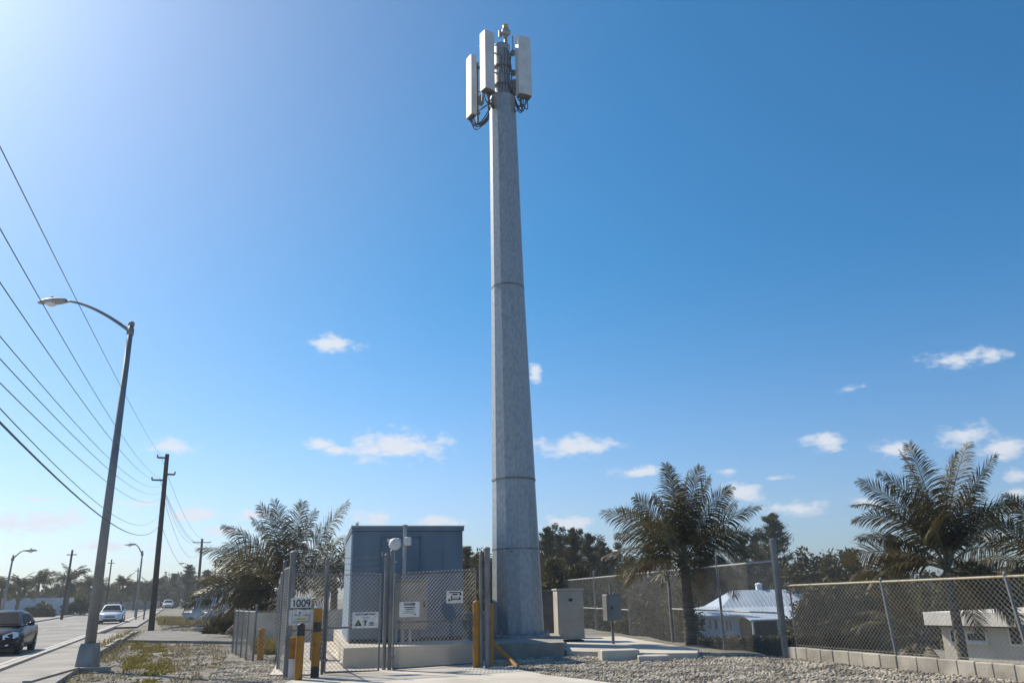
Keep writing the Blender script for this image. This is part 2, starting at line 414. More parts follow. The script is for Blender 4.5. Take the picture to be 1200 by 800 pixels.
mb = MB()
for k in range(-20, 40):
    s_ = k*1.5; 
    if s_ < (G(160,743)-PK).dot(RD)-.1: mb.add([rp(s_, .19, .104), rp(s_, SWW-.02, .104), rp(s_+.022, SWW-.02, .104), rp(s_+.022, .19, .104)], [(0,1,2,3)])
mb.build('sidewalk_joints', M_mortar)['kind'] = 'structure'
# driveway and concrete yard inside the gates
gA, gB = G(376, 791), G(570, 781.5)
sheet('driveway', [G(330,803), G(345,796), gA, gB, G(600,784), G(640,792), (2.6,14.5,0), (3.4,9,0), (-5.5,9,0), (-5.4,15,0)], .03, M_drive, th=.05)
SH_A = R_(13.5); SX = Vector((math.cos(SH_A), math.sin(SH_A), 0)); SY = Vector((-math.sin(SH_A), math.cos(SH_A), 0))
slab0 = G(401.5, 784.5)
sheet('concrete_yard', [slab0 - SX*1.6 - SY*.9, gA+Vector((0,.02,0)), gB+Vector((0,.02,0)), slab0+SX*3.6+SY*.3, slab0+SX*3.4+SY*13, slab0-SX*1.6+SY*13], .034, M_drive, th=.05)

# ------------------------------------------------------------------ foliage helpers
def rnd_quads(rs, P, D, ln, wd):
    """leaf quads: centres P (n,3), directions D (n,3), length and width arrays"""
    n = len(P); D = D/np.linalg.norm(D, axis=1, keepdims=True)
    up = rs.randn(n,3); S = np.cross(D, up); S /= np.linalg.norm(S, axis=1, keepdims=True)
    a = P - D*ln[:,None]*.5; b = P + D*ln[:,None]*.5; w = S*wd[:,None]*.5
    return np.stack([a-w*.5, a+w*.5, b+w*.15, b-w*.15], 1) if False else np.stack([a, P+w, b, P-w], 1)

def frond(mr, ml, o, az, el0, el1, Ln, leaf, n, rs, wd=.05, hang=.36, roll=None):
    """one feather palm frond from o: rachis bends from elevation el0 to el1; leaflets both sides"""
    K = 14; pts = [np.array(o, float)]; dirs = []
    tw = rs.uniform(-.25, .25)
    for i in range(K):
        s = (i+.5)/K; el = el0 + (el1-el0)*s**1.25; a2 = az + tw*s
        d = np.array([math.cos(el)*math.cos(a2), math.cos(el)*math.sin(a2), math.sin(el)]); dirs.append(d)
        pts.append(pts[-1] + d*Ln/K)
    dirs.append(dirs[-1]); pts = np.array(pts); dirs = np.array(dirs)
    mr.path(pts, .028, 5, .005)
    s = np.linspace(.16, .995, n); f = s*K; i0 = np.clip(f.astype(int), 0, K-1); t = (f-i0)[:,None]
    P = pts[i0]*(1-t)+pts[i0+1]*t; D = dirs[i0]
    lat0 = np.array([-math.sin(az), math.cos(az), 0.0])
    if roll is None: roll = R_(rs.uniform(-30, 30))
    Dm = D; lat = lat0*math.cos(roll) + np.cross(Dm, np.tile(lat0,(n,1)))*math.sin(roll)
    Q = []
    for sg in (-1, 1):
        ll = leaf*np.clip(np.sin(np.pi*(.12+.80*s)), .25, 1)*rs.uniform(.85, 1.12, n)
        upv = np.cross(D, lat); upv *= np.sign(upv[:,2:3]+1e-6)
        k1 = (rs.uniform(.45, .75, n)+.9*s**4)[:,None]
        d0 = lat*sg*1.0 + D*k1 + upv*rs.uniform(.0, .3, n)[:,None]
        d0 /= np.linalg.norm(d0, axis=1, keepdims=True)
        cur = P.copy(); dd = d0.copy(); wv = D*1.0
        g = np.array([0,0,-1.0]); w0 = wd*.5*rs.uniform(.8,1.15,n)[:,None]
        ws = (.55, 1.0, .75, .08); pr = None; hg = hang*rs.uniform(.6,1.5,n)[:,None]
        tv = rs.uniform(-.4, .4, (n,1))*upv
        for q in range(4):
            W_ = (wv+tv)/np.linalg.norm(wv+tv, axis=1, keepdims=True)*w0*ws[q]
            row = (cur-W_, cur+W_)
            if pr is not None: Q.append(np.stack([pr[0], pr[1], row[1], row[0]], 1))
            pr = row
            dd = dd + g*hg*(.35+.35*q); dd /= np.linalg.norm(dd, axis=1, keepdims=True)
            cur = cur + dd*(ll/3)[:,None]
    ml.quadarr(np.concatenate(Q))

def big_palm(base, H, fr, label, seed, leaf=.75, r0=.19, n=58, lean=(0,0), skirt=8, wd=.05):
    rs = np.random.RandomState(seed)
    t = thing('coconut_palm', base, label, 'palm tree', 'coconut palms around the compound')
    base = Vector(base); K = 12; pts = []; top = base + Vector((lean[0], lean[1], H))
    for i in range(K+1):
        u = i/K; pts.append(base + Vector((lean[0]*u*u, lean[1]*u*u, -0.15+(H+.15)*u)))
    mt = MB(); mt.path(pts, r0*1.15, 12, r0*.8); mt.build('trunk', M_trunk, t, True)
    bt = MB()                                       # fibrous leaf bases
    for i in range(16):
        a = rs.uniform(0, 6.28); e = rs.uniform(.6, 1.3); d = Vector((math.cos(a)*math.cos(e), math.sin(a)*math.cos(e), math.sin(e)))
        bt.tube(top - d*.25, top + d*rs.uniform(.2,.45), .09, .03, 6)
    bt.build('crown_shaft', M_trunk, t)
    for (th, ln, az_off, bend, dry) in fr:
        th = R_(th); az = (0 if math.cos(th) > 0 else math.pi) + R_(az_off)*(1 if math.cos(th) > 0 else -1)
        el = math.asin(max(-1, min(1, math.sin(th))))
        az += R_(rs.uniform(-14,14)); bend *= rs.uniform(.75,1.35); ln *= rs.uniform(.9,1.08)
        a = MB(); b = MB(); frond(b, a, top + Vector((0,0,.1)), az, min(el+R_(bend)*.8, R_(88)), el-R_(bend)*1.5, ln, leaf, n, rs, wd, roll=R_(rs.choice([-1,1])*rs.uniform(15,65)))
        f = a.build('frond', M_frondd if dry else M_frond, t)
        b.build('rachis', M_rach, f)
    for i in range(skirt):
        az = rs.uniform(0, 2*math.pi); e0 = R_(rs.uniform(-20, 35))
        a = MB(); b = MB(); frond(b, a, top, az, e0, max(e0-R_(rs.uniform(60,100)), R_(-88)), rs.uniform(.5,.8)*max(x[1] for x in fr), leaf, n, rs, wd)
        f = a.build('frond', M_frondd if rs.rand() < .3 else M_frond, t); b.build('rachis', M_rach, f)
    return t

def clumps(mb, rs, centres, radii, per, ln, wd, droop=0.0, shell=.55):
    for c, r in zip(centres, radii):
        u = rs.randn(per, 3); u /= np.linalg.norm(u, axis=1, keepdims=True)
        rad = (shell + (1-shell)*rs.rand(per))**1.0
        P = np.array(c) + u*rad[:,None]*np.array(r)
        D = u + rs.randn(per,3)*.6 + np.array([0,0,-droop])
        mb.quadarr(rnd_quads(rs, P, D, ln*rs.uniform(.6,1.4,per), wd*rs.uniform(.6,1.4,per)))

def feather_tree(H, R, seed, root, material=None, nb=60, per=110, ln=.45, wd=.07, trunk_r=.16, start=.18):
    """casuarina: straight trunk, ascending branches carrying drooping wispy twigs"""
    rs = np.random.RandomState(seed); tr = MB(); cr = MB()
    tr.path([(0,0,-.2), (.05*H*rs.uniform(-.3,.3),0,H*.35), (0,.03*H*rs.uniform(-1,1),H*.7), (0,0,H*.97)], trunk_r, 8, trunk_r*.15)
    for i in range(nb):
        u = start + (1-start)*(i/nb)**.9; z = u*H; rr = R*(1-u)**.7*rs.uniform(.3,1.4)+.15; a = rs.uniform(0, 6.283); e = R_(rs.uniform(15,55))
        d = np.array([math.cos(a)*math.cos(e), math.sin(a)*math.cos(e), math.sin(e)]); p0 = np.array([0,0,z])
        tip = p0 + d*rr; tr.tube(p0, p0+d*rr*.8, trunk_r*.22*(1.1-u)+.01, .008, 4, False)
        t = rs.rand(per)**.7; sp_ = R*.52*(1.12-u)**.55; P = p0 + d*rr*t[:,None] + rs.randn(per,3)*(.12+.12*t[:,None])*sp_
        D = d*1.0 + rs.randn(per,3)*.40 + np.array([0,0,.25])
        cr.quadarr(rnd_quads(rs, P, D, ln*rs.uniform(.5,1.4,per), wd*rs.uniform(.6,1.3,per)))
    tr.build('trunk', M_bark, root); cr.build('crown', material or M_pine, root)

# ------------------------------------------------------------------ monopole tower
TY = 26.3
TB = A(607.5, 748, TY); PADZ = .36; TB.z = PADZ
def tower():
    t = thing('monopole_tower', (TB.x, TY, PADZ), 'tall tapered galvanised steel monopole carrying white antenna panels on a concrete pad', 'cell tower')
    # width of the shaft in pixels at heights read off the photograph
    def rad(x0, x1, y):
        p = A((x0+x1)/2, y, TY); dep = (p-Vector((0,0,EYE))).dot(FW); return p, (x1-x0)/2/FPX*dep
    lv = [rad(577, 638, 742), rad(577, 627, 562), rad(576, 614, 338), rad(574, 604.5, 131)]
    prof = []; zt = []
    for (p, r) in lv: zt.append((p.x, p.z, r*1.01))
    def at_z(z):
        for i in range(3):
            if z <= zt[i+1][1] or i == 2:
                u = (z-zt[i][1])/(zt[i+1][1]-zt[i][1]); return zt[i][0]+(zt[i+1][0]-zt[i][0])*u, zt[i][2]+(zt[i+1][2]-zt[i][2])*u
    def ring(z, k=1.0, n=12):
        x, r = at_z(z); return [Vector((x + r*k*math.cos(2*math.pi*i/n+.13), TY + r*k*math.sin(2*math.pi*i/n+.13), z)) for i in range(n)]
    zs = [PADZ+.09, zt[1][1], zt[2][1], zt[3][1]+.55]
    for j in range(3):
        mb = MB(); n = 12; a = ring(zs[j] - (0 if j == 0 else .02), 1.0 if j == 0 else 1.0); vs = []; fs = []
        K = 10
        k0 = 1.012 if j else 1.0
        for q in range(K+1):
            z = zs[j] + (zs[j+1]-zs[j])*q/K; vs += ring(z, k0*(1.0 if j == 0 else 1.0))
        for q in range(K):
            for i in range(n): i2 = (i+1)%n; fs.append((q*n+i, q*n+i2, q*n+n+i2, q*n+n+i))
        fs.append(tuple(range(K*n, K*n+n)))
        mb.add(vs, fs); mb.build('shaft_section', M_tower, t)
        if j < 2:
            mb = MB(); z = zs[j+1]; vs = ring(z-.045, 1.035)+ring(z+.012, 1.035)+ring(z+.012, .9)
            mb.add(vs, [(i, (i+1)%12, 12+(i+1)%12, 12+i) for i in range(12)] + [(12+i, 12+(i+1)%12, 24+(i+1)%12, 24+i) for i in range(12)] + [tuple(range(11,-1,-1))])
            mb.build('slip_joint', M_post, t)
    x0, r0 = at_z(PADZ+.1)
    mb = MB(); mb.lathe((x0, TY, PADZ), [(r0*1.20, .0), (r0*1.20, .07), (r0*1.17, .085)], 24); mb.build('base_plate', M_tower, t)
    for i in range(20):
        a_ = 2*math.pi*i/20; mb = MB(); c = (x0+r0*1.12*math.cos(a_), TY+r0*1.12*math.sin(a_), PADZ+.085)
        mb.lathe(c, [(.04,0),(.04,.04),(.022,.045),(.022,.11)], 6); mb.build('anchor_bolt', M_galv, t)
    # step/earth strap round the shaft with a clamp
    z = A(583, 645, TY).z; mb = MB(); vs = ring(z, 1.012)+ring(z+.05, 1.012)
    mb.add(vs, [(i, (i+1)%12, 12+(i+1)%12, 12+i) for i in range(12)]); mb.tube(A(600,645.5,TY-.74), A(600,645.5,TY-.86), .035, n=8); mb.build('strap', M_post, t)
    # earthing cable down the lit edge
    mb = MB(); xb, rb = at_z(PADZ+.2)
    # hand hole cover low on shaft
    # upper mast
    zT = zs[3]; xt = at_z(zT)[0]; pt = A(592, 55, TY); r = 9.2/FPX*(pt-Vector((0,0,EYE))).dot(FW)
    mb = MB(); mb.lathe((xt, TY, zT-.02), [(r*1.05,0),(r*1.05,.04),(r,.05),(r,pt.z-zT-.05),(r*1.06,pt.z-zT-.04),(r*1.06,pt.z-zT)], 20); mb.build('mount_pipe', M_tower, t, False)
    for z in (zT+.5, zT+1.35):
        mb = MB(); mb.lathe((xt, TY, z), [(r*1.18,0),(r*1.18,.07)], 20); mb.build('clamp_ring', M_post, t)
    pm = A(592.5, 40, TY); mb = MB(); mb.tube((pm.x, TY, pt.z-.3), (pm.x, TY, pm.z), .07, n=10)
    mb.box((pm.x+.28, TY, pt.z+.05), (.05,.05,.9)); mb.build('top_mast', M_galv, t)
    bc = MB(); bc.lathe((pm.x, TY, pm.z-.05), [(.12,0),(.20,.06),(.20,.16),(.12,.22),(.13,.26),(.13,.30)], 14); b = bc.build('warning_light', M_galv, t, False)
    bc = MB(); bc.lathe((pm.x, TY, pm.z+.25), [(.11,0),(.12,.05),(.11,.16),(.05,.22)], 12); bc.build('amber_lens', M_beacon, b, True)
    bc = MB(); bc.box((pm.x-.22, TY+.02, pm.z+.03), (.12,.12,.34), .3, .02); bc.build('light_sensor', M_galv, t)
    # three antenna panels: (pixel x0, x1, y top, y bottom, plan distance, yaw, lateral depth)
    rs = random.Random(3)
    for (x0, x1, y0, y1, Yp, yaw, w, dp) in ((546.5,558,68,137,27.2,R_(-58),.46,.24), (561.5,581.5,40,107,25.55,R_(38),.46,.36), (604,623,46,113,25.95,R_(24),.54,.32)):
        a_ = A((x0+x1)/2, y0, Yp); b_ = A((x0+x1)/2, y1, Yp); zc = (a_.z+b_.z)/2; h = a_.z-b_.z; x = (a_.x+b_.x)/2
        m3 = Matrix.Rotation(yaw, 3, 'Z'); c = Vector((x, Yp, 0))
        mb = MB(); sec = [(-w/2, dp/2), (-w/2, -dp*.40), (-w*.44, -dp*.48), (-w*.2,-dp*.53), (w*.2,-dp*.53), (w*.44,-dp*.48), (w/2,-dp*.40), (w/2, dp/2)]
        pl_ = [c + m3 @ Vector((i, j, 0)) for i, j in sec]
        mb.prism(pl_, b_.z, a_.z); pn = mb.build('antenna_panel', M_ant, t)
        mb = MB(); pl2 = [c + m3 @ Vector((i*.94, j*.92, 0)) for i, j in sec]; mb.prism(pl2, b_.z-.035, b_.z+.004)
        for q in (-.14, -.05, .05, .14):
            for s_ in (-.05, .06): p = c + m3 @ Vector((q, s_, 0)); mb.tube((p.x,p.y,b_.z-.09), (p.x,p.y,b_.z-.03), .018, n=6)
        mb.build('end_cap', M_antd, pn)
        # support pipe and brackets behind the panel, arms in to the shaft
        bp = c + m3 @ Vector((0, dp/2+.17, 0)); mb = MB()
        mb.tube((bp.x,bp.y,b_.z-.25), (bp.x,bp.y,a_.z-.12), .045, n=8)
        for z in (b_.z+.25, a_.z-.35):
            q = c + m3 @ Vector((0, dp/2, 0)); mb.tube((q.x,q.y,z), (bp.x,bp.y,z), .035, n=6); mb.box((bp.x,bp.y,z), (.15,.15,.08), yaw)
        mb.build('support_pipe', M_post, pn)
        ctr = Vector((xt, TY, 0)); dv = (ctr-bp).normalized(); e = ctr - dv*r*.9
        for z in (b_.z+.35, b_.z+1.25, a_.z-.45):
            mb = MB(); mb.tube((bp.x,bp.y,z), (e.x,e.y,z+.0), .035, n=6); mb.box(((bp.x*.4+e.x*.6),(bp.y*.4+e.y*.6),z+.05), (.12,.12,.22), yaw); mb.build('mount_arm', M_post, t)
        # remote radio box
        mb = MB(); q = bp + dv*.22; mb.box((q.x,q.y,b_.z+.75), (.2,.16,.42), yaw, .02); mb.build('radio_unit', M_greybox, t)
        for k in range(6):
            off = -.17 + .068*k; p = c + m3 @ Vector((off, .03*(-1)**k, 0)); p.z = b_.z-.08
            dn = rs.uniform(.35, .75); f = Vector((e.x + dv.x*.0, e.y, b_.z + rs.uniform(.15,.6)))
            f = ctr - dv*(r+.03+.02*k); f.z = b_.z + .1 + rs.uniform(0,.5)
            side = m3 @ Vector((rs.uniform(-.2,.2), 0, 0))
            pts = []
            for i in range(13):
                u = i/12; q = p.lerp(f, u**1.3); q.z = p.z*(1-u)**2 + 2*u*(1-u)*(p.z-dn*2) + f.z*u*u; q += side*math.sin(math.pi*u); pts.append(q)
            mb = MB(); mb.path(pts, .023, 5); mb.build('feeder_cable', M_wire, pn)
    for k in range(7):                       # cables climbing beside the pipe
        a_ = -1.9 + k*.33; mb = MB(); pts = []
        for i in range(8):
            z = zT-.5 + (pt.z-zT+.2)*i/7; pts.append((xt+(r+.05+.03*math.sin(i*2+k))*math.cos(a_), TY+(r+.05+.03*math.cos(i*1.7+k))*math.sin(a_), z))
        mb.path(pts, .016, 5); mb.build('riser_cable', M_wire, t)
    return t
tower()
padR = G(662, 769); padL = G(540, 773)
mb = MB(); mb.prism([(padL.x+.25, padR.y+.02), (padR.x, padR.y), (padR.x+.12, padR.y+5.4), (padL.x+.9, padR.y+5.4)], -.1, PADZ)
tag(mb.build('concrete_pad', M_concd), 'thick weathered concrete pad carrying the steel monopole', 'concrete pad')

# lower cabinet slab on the right with two loose blocks
s_a = G(822, 771.5); mb = MB()
mb.prism([(padR.x+.05, 22.9), (G(777,768).x-.25, 21.4), (s_a.x-.1, s_a.y), (s_a.x+.22, s_a.y+1.2), (3.6, 30), (1.35, 30)], -.1, .14)
tag(mb.build('concrete_slab', M_drive), 'low pale concrete slab under the cabinets right of the monopole', 'concrete slab')
p = G(727, 774); mb = MB(); mb.box((p.x, p.y+.3, .1), (.95,.6,.30), .08, .015)
tag(mb.build('concrete_block', M_conc), 'lit concrete block lying at the front edge of the low slab', 'concrete block')
p = G(768, 775); mb = MB(); mb.box((p.x, p.y+.35, .05), (.75,.5,.16), -.05, .015)
tag(mb.build('concrete_block', M_conc), 'flat low concrete block beside the bigger block at the slab edge', 'concrete block')

# ------------------------------------------------------------------ cabinets right of the tower
p = A(667, 752, 27.2); t = thing('equipment_cabinet', (p.x, 27.5, .14), 'beige metal equipment cabinet standing beside the foot of the monopole', 'cabinet')
top = A(667, 692, 27.2).z; mb = MB(); wC = 30/FPX*26.6; rz = R_(8)
x0 = p.x+.04; mb.box((x0, 27.6, (top+.17)/2+.06), (wC, .78, top-.17), rz, .012); mb.build('housing', M_beigebox, t)
mb = MB(); mb.box((x0, 27.6, top+.05), (wC+.07, .86, .05), rz, .01); mb.build('lid', M_beigebox, t)
m3 = Matrix.Rotation(rz, 3, 'Z')
q = Vector((x0, 27.6, 0)) + m3 @ Vector((0, -.40, 0)); mb = MB(); mb.box((q.x, q.y, top*.5+.12), (wC*.93, .016, top*.84), rz, .005); d = mb.build('door', M_beigebox, t)
q = Vector((x0, 27.6, 0)) + m3 @ Vector((-.0, -.42, 0)); mb = MB(); mb.box((q.x, q.y, top-.28), (.12, .02, .09), rz); mb.build('latch', M_plast, d)
mb = MB(); mb.box((x0, 27.6, .155), (wC*.96, .74, .05), rz); mb.build('plinth', M_plast, t)
p = A(640, 745, 29.5); t = thing('equipment_cabinet', (p.x, 30, 0), 'dark grey cabinet half hidden between the monopole and beige cabinet', 'cabinet')
top = A(640, 691, 29.5).z; mb = MB(); mb.box((p.x, 30, top/2), (1.0, .8, top), 0, .02); mb.build('housing', mat('dark_enclosure', (.06,.065,.065), (.10,.10,.10), rough=.6), t)
mb = MB(); mb.box((p.x, 29.58, top*.5), (.85, .02, top*.85), 0); mb.build('door', MATS['dark_enclosure'], t)
p = A(719, 750, 25.5); t = thing('meter_box', (p.x, 25.5, T(p.x, 25.5)), 'small grey meter box raised on a single steel post by the fence', 'meter box')
za, zb = A(719, 696, 25.5).z, A(719, 727, 25.5).z; mb = MB(); mb.tube((p.x,25.6,-.3), (p.x,25.6,za+.3), .045, n=8); mb.build('post', M_post, t)
mb = MB(); mb.box((p.x, 25.45, (za+zb)/2), (.50,.3,za-zb), R_(22), .02); b = mb.build('housing', M_greybox, t)
mb = MB(); m3 = Matrix.Rotation(R_(22),3,'Z'); q = Vector((p.x,25.45,0))+m3@Vector((.02,-.16,0)); mb.box((q.x,q.y,(za+zb)/2), (.4,.02,(za-zb)*.85), R_(22), .004); mb.build('door', M_greybox, t)
q = Vector((p.x,25.45,0))+m3@Vector((-.1,-.175,0)); mb = MB(); mb.box((q.x,q.y,(za+zb)/2), (.04,.03,.1), R_(22)); mb.build('latch', M_plast, t)

# ------------------------------------------------------------------ shelter on its slab
SLZ = .48
mb = MB(); P = [slab0, slab0+SX*3.35, slab0+SX*3.35+SY*12.5, slab0+SY*12.5]
mb.prism([(q.x,q.y) for q in P], -.1, SLZ)
tag(mb.build('shelter_slab', M_drive), 'large raised concrete slab under the blue equipment shelter', 'concrete slab')
s0 = G(409.5, 753.5, SLZ); sR = None
# width so that the right corner lands under the eave end
def prj(p):
    v = Vector(p)-Vector((0,0,EYE)); c = v.dot(FW); return 600+FPX*v.dot(RT)/c, 400-FPX*v.dot(UP)/c
wS = 3.0
while prj(s0+SX*wS)[0] < 532.5: wS += .02
hS = 2.5
while prj(s0+Vector((0,0,hS)))[1] > 617: hS += .02
t = thing('equipment_shelter', s0, 'tall blue grey metal equipment shelter with a flat roof behind the gates', 'shelter')
SD = 5.2
def SP(u, v, z): return s0 + SX*u + SY*v + Vector((0,0,z))
def sbox(mb, u0, u1, v0, v1, z0, z1):
    c = SP((u0+u1)/2, (v0+v1)/2, (z0+z1)/2); mb.box(c, (u1-u0, v1-v0, z1-z0), SH_A); return mb
mb = sbox(MB(), 0, wS, 0, SD, .0, hS-.14); mb.build('wall', M_blue, t)
mb = MB()
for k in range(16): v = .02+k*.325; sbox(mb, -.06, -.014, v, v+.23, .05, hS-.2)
mb.build('ribbed_cladding', M_blue_lit, t)
sb = sbox(MB(), -.012, 0, .0, SD, .02, hS-.16); sb.build('side_panel', M_blue, t)
mb = sbox(MB(), -.065, wS+.035, -.05, SD+.04, hS-.13, hS-.02); mb.build('roof_trim', M_blue, t)
mb = sbox(MB(), -.08, wS+.05, -.065, SD+.06, hS-.02, hS+.012); mb.build('roof', mat('roof_cap',(.5,.47,.42),(.42,.40,.37),rough=.6), t)
# door and seams
mb = sbox(MB(), .78, 1.78, -.022, .01, .06, hS-.35); d = mb.build('door', M_blue, t)
mb = MB(); [sbox(mb, a_, b_, -.038, -.022, c_, e_) for (a_,b_,c_,e_) in ((.72,.78,.02,hS-.29),(1.78,1.84,.02,hS-.29),(.72,1.84,hS-.35,hS-.29))]; mb.build('door_frame', M_blue, t)
mb = MB(); mb.path([SP(1.66,-.03,1.15), SP(1.66,-.10,1.15), SP(1.54,-.10,1.15)], .015, 6); mb.build('handle', M_galv, d)
for u in (.06, wS-.08, 2.45): sbox(MB(), u-.012, u+.012, -.012, .0, .11, hS-.15).build('panel_seam', M_blue, t)
M_bdark = mat('shelter_trim', (.07,.115,.165), (.09,.135,.185), rough=.6)
o = [k for k in bpy.data.objects if k.name.startswith('door_frame')][-1]; o.data.materials.clear(); o.data.materials.append(M_bdark)
for z in (.5, hS/2, hS-.8): sbox(MB(), .755, .80, -.06, -.038, z, z+.12).build('hinge', M_galv, d)
mb = sbox(MB(), .9, 1.0, -.09, -.022, hS-.42+.0, hS-.34); mb.build('door_light', M_white, t)
mb = sbox(MB(), .0, wS, -.012, 0, .0, .10); mb.build('skirt', M_plast, t)  # dark strip standing in for the shade along the shelter's foot

# electrical panel in front of the shelter on a frame
Yp = 21.4
za, zb = A(480, 680, Yp).z, A(480, 737, Yp).z; xa, xb = A(459, 700, Yp).x, A(501, 700, Yp).x; xm = (xa+xb)/2
t = thing('switch_panel', (xm, Yp, SLZ), 'grey electrical panel on two steel legs in front of the shelter', 'electrical panel')
mb = MB(); mb.box((xm, Yp+.1, (za+zb)/2), (xb-xa, .28, za-zb), R_(6), .015); mb.build('housing', M_greybox, t)
mb = MB(); mb.box((xm, Yp+.08, za+.015), (xb-xa+.06, .36, .03), R_(6)); mb.build('rain_cap', M_greybox, t)
mb = MB(); mb.box((xm-.02*0, Yp-.055, (za+zb)/2), (xb-xa-.1, .02, za-zb-.1), R_(6), .004); d = mb.build('door', M_greybox, t)
mb = MB(); mb.box((xm+.38, Yp-.04, (za+zb)/2), (.04,.05,.14), R_(6)); mb.build('handle', M_plast, d)
for x in (xa+.12, xb-.45):
    mb = MB(); mb.box((x, Yp+.12, (SLZ+zb)/2), (.07,.07,zb-SLZ+.02), R_(6)); mb.build('leg', M_galv, t)
# floodlight / dish on conduit, and mast with junction box
Yl = 21.1; p = A(461.5, 637, Yl); t = thing('round_lamp', (p.x, Yl, SLZ), 'round white light on a thin conduit in front of the shelter door', 'lamp')
mb = MB(); mb.tube((p.x, Yl+.06, SLZ), (p.x, Yl+.06, p.z-.12), .028, n=8)
for z in (p.z-.45, p.z-.75): mb.box((p.x+.03,Yl+.06,z), (.12,.05,.03))
mb.build('conduit', M_galv, t)
mb = MB(); mb.lathe((p.x, Yl+.1, p.z), [(.06,-.0),(.13,.02),(.155,.06),(.155,.2),(.13,.25),(.05,.27)], 18, ax=(.25,-1,-.05)); mb.build('lamp_head', M_white, t, False)
p = A(474.5, 634, 21.6); zt_ = A(474.5, 616, 21.6).z; t = thing('conduit_mast', (p.x, 21.6, SLZ), 'galvanised pipe mast with a small pale box rising in front of the shelter', 'mast')
mb = MB(); mb.tube((p.x,21.6,SLZ), (p.x,21.6,zt_), .05, n=10); mb.tube((p.x,21.6,zt_), (p.x,21.6,zt_+.03), .062, n=10); mb.build('pipe', M_galv, t)
mb = MB(); mb.box((p.x+.09, 21.54, p.z), (.17,.17,.22), 0, .02); mb.build('junction_box', M_white, t)
mb = MB(); mb.box((p.x-.16, 21.56, p.z), (.10,.12,.17), .4, .02); mb.build('bracket', M_galv, t)

# concrete walls behind
def wall_thing(name, a, b, z0, h, th, label, material, cat='wall', cap=True):
    a = Vector((a[0],a[1],0)); b = Vector((b[0],b[1],0)); d = (b-a); n_ = Vector((-d.y, d.x, 0)).normalized()*th/2
    t = thing(name, ((a.x+b.x)/2, (a.y+b.y)/2, z0), label, cat)
    mb = MB(); mb.prism([(a-n_)[:2], (b-n_)[:2], (b+n_)[:2], (a+n_)[:2]], z0-.3, z0+h); mb.build('wall_face', material, t)
    if cap:
        e = d.normalized()*.03; n2_ = n_*1.25; mb = MB(); mb.prism([(a-n2_-e)[:2], (b-n2_+e)[:2], (b+n2_+e)[:2], (a+n2_-e)[:2]], z0+h, z0+h+.05); mb.build('coping', M_conc, t)
    return t
zt_ = A(350, 715, 33).z
wall_thing('boundary_wall', (A(292,715,32.0).x, 32.0), (A(402,715,34.5).x, 34.5), 0, zt_-.05, .2, 'low beige concrete boundary wall behind the left gate', M_conc)
zt_ = A(545, 717, 25.0).z
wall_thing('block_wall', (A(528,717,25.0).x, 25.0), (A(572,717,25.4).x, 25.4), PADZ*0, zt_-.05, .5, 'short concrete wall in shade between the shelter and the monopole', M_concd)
p = A(361, 748, 22); mb = MB(); t = thing('steel_drum', (p.x, 23.0, .03), 'dark upright utility box standing inside the left gate', 'utility box')
mb.box((p.x, 23.0, .40), (.34,.34,.74), .3, .02); mb.build('housing', MATS['dark_enclosure'], t); mb = MB(); mb.box((p.x, 23.0, .79), (.38,.38,.04), .3); mb.build('lid', M_greybox, t)
t.name = 'utility_box'

# ------------------------------------------------------------------ chain link
def wires(mb, P0, P1, r):
    P0 = np.array(P0, float); P1 = np.array(P1, float)
    d = P1-P0; d /= np.linalg.norm(d, axis=1, keepdims=True)+1e-9
    ref = np.tile([0.31,.9,.2], (len(d),1)); u = np.cross(d, ref); u /= np.linalg.norm(u,axis=1,keepdims=True); w = np.cross(d, u)
    c = [u*math.cos(t)+w*math.sin(t) for t in (0, 2.094, 4.189)]
    for i in range(3):
        j = (i+1)%3; mb.quadarr(np.stack([P0+c[i]*r, P0+c[j]*r, P1+c[j]*r, P1+c[i]*r], 1))
def chain(mb, a, b, za0, za1, zb0, zb1, step=.1, r=.0038, barb=.05):
    """woven wire between plan points a and b; bottom/top heights at each end"""
    a = np.array([a[0],a[1]],float); b = np.array([b[0],b[1]],float); Ln = np.linalg.norm(b-a); H = ((za1-za0)+(zb1-zb0))/2
    n_ = np.array([-(b-a)[1], (b-a)[0]])/Ln*.004
    def M(u, v, s):
        t = u/Ln; xy = a+(b-a)*t + n_*s; z0 = za0+(zb0-za0)*t; z1 = za1+(zb1-za1)*t; return (xy[0], xy[1], z0+(z1-z0)*v/H)
    P0 = []; P1 = []
    c = -H+step*.5
    while c < Ln:
        u0, v0 = (c, 0) if c > 0 else (0, -c)
        u1, v1 = (c+H, H) if c+H < Ln else (Ln, Ln-c)
        P0.append(M(u0,v0,1)); P1.append(M(u1,v1,1))
        P0.append(M(Ln-u0,v0,-1)); P1.append(M(Ln-u1,v1,-1))
        c += step
    if barb:                                            # cut wire ends above the rail
        c = step*.5
        while c < Ln-step:
            for (du, s_) in ((step*.3, 1), (-step*.3, -1)):
                p0 = M(c, H, s_); p1 = M(min(max(c+du,0),Ln), H+barb, s_); P0.append(p0); P1.append(p1)
            c += step
    wires(mb, P0, P1, r)
def plan(p): return (p[0], p[1])
def post(mb, x, y, z0, z1, r=.035, n=10):
    mb.tube((x,y,z0), (x,y,z1), r, n=n); mb.lathe((x,y,z1), [(r*1.15,0),(r*1.15,.02),(r*.7,.045),(r*.2,.055)], n)

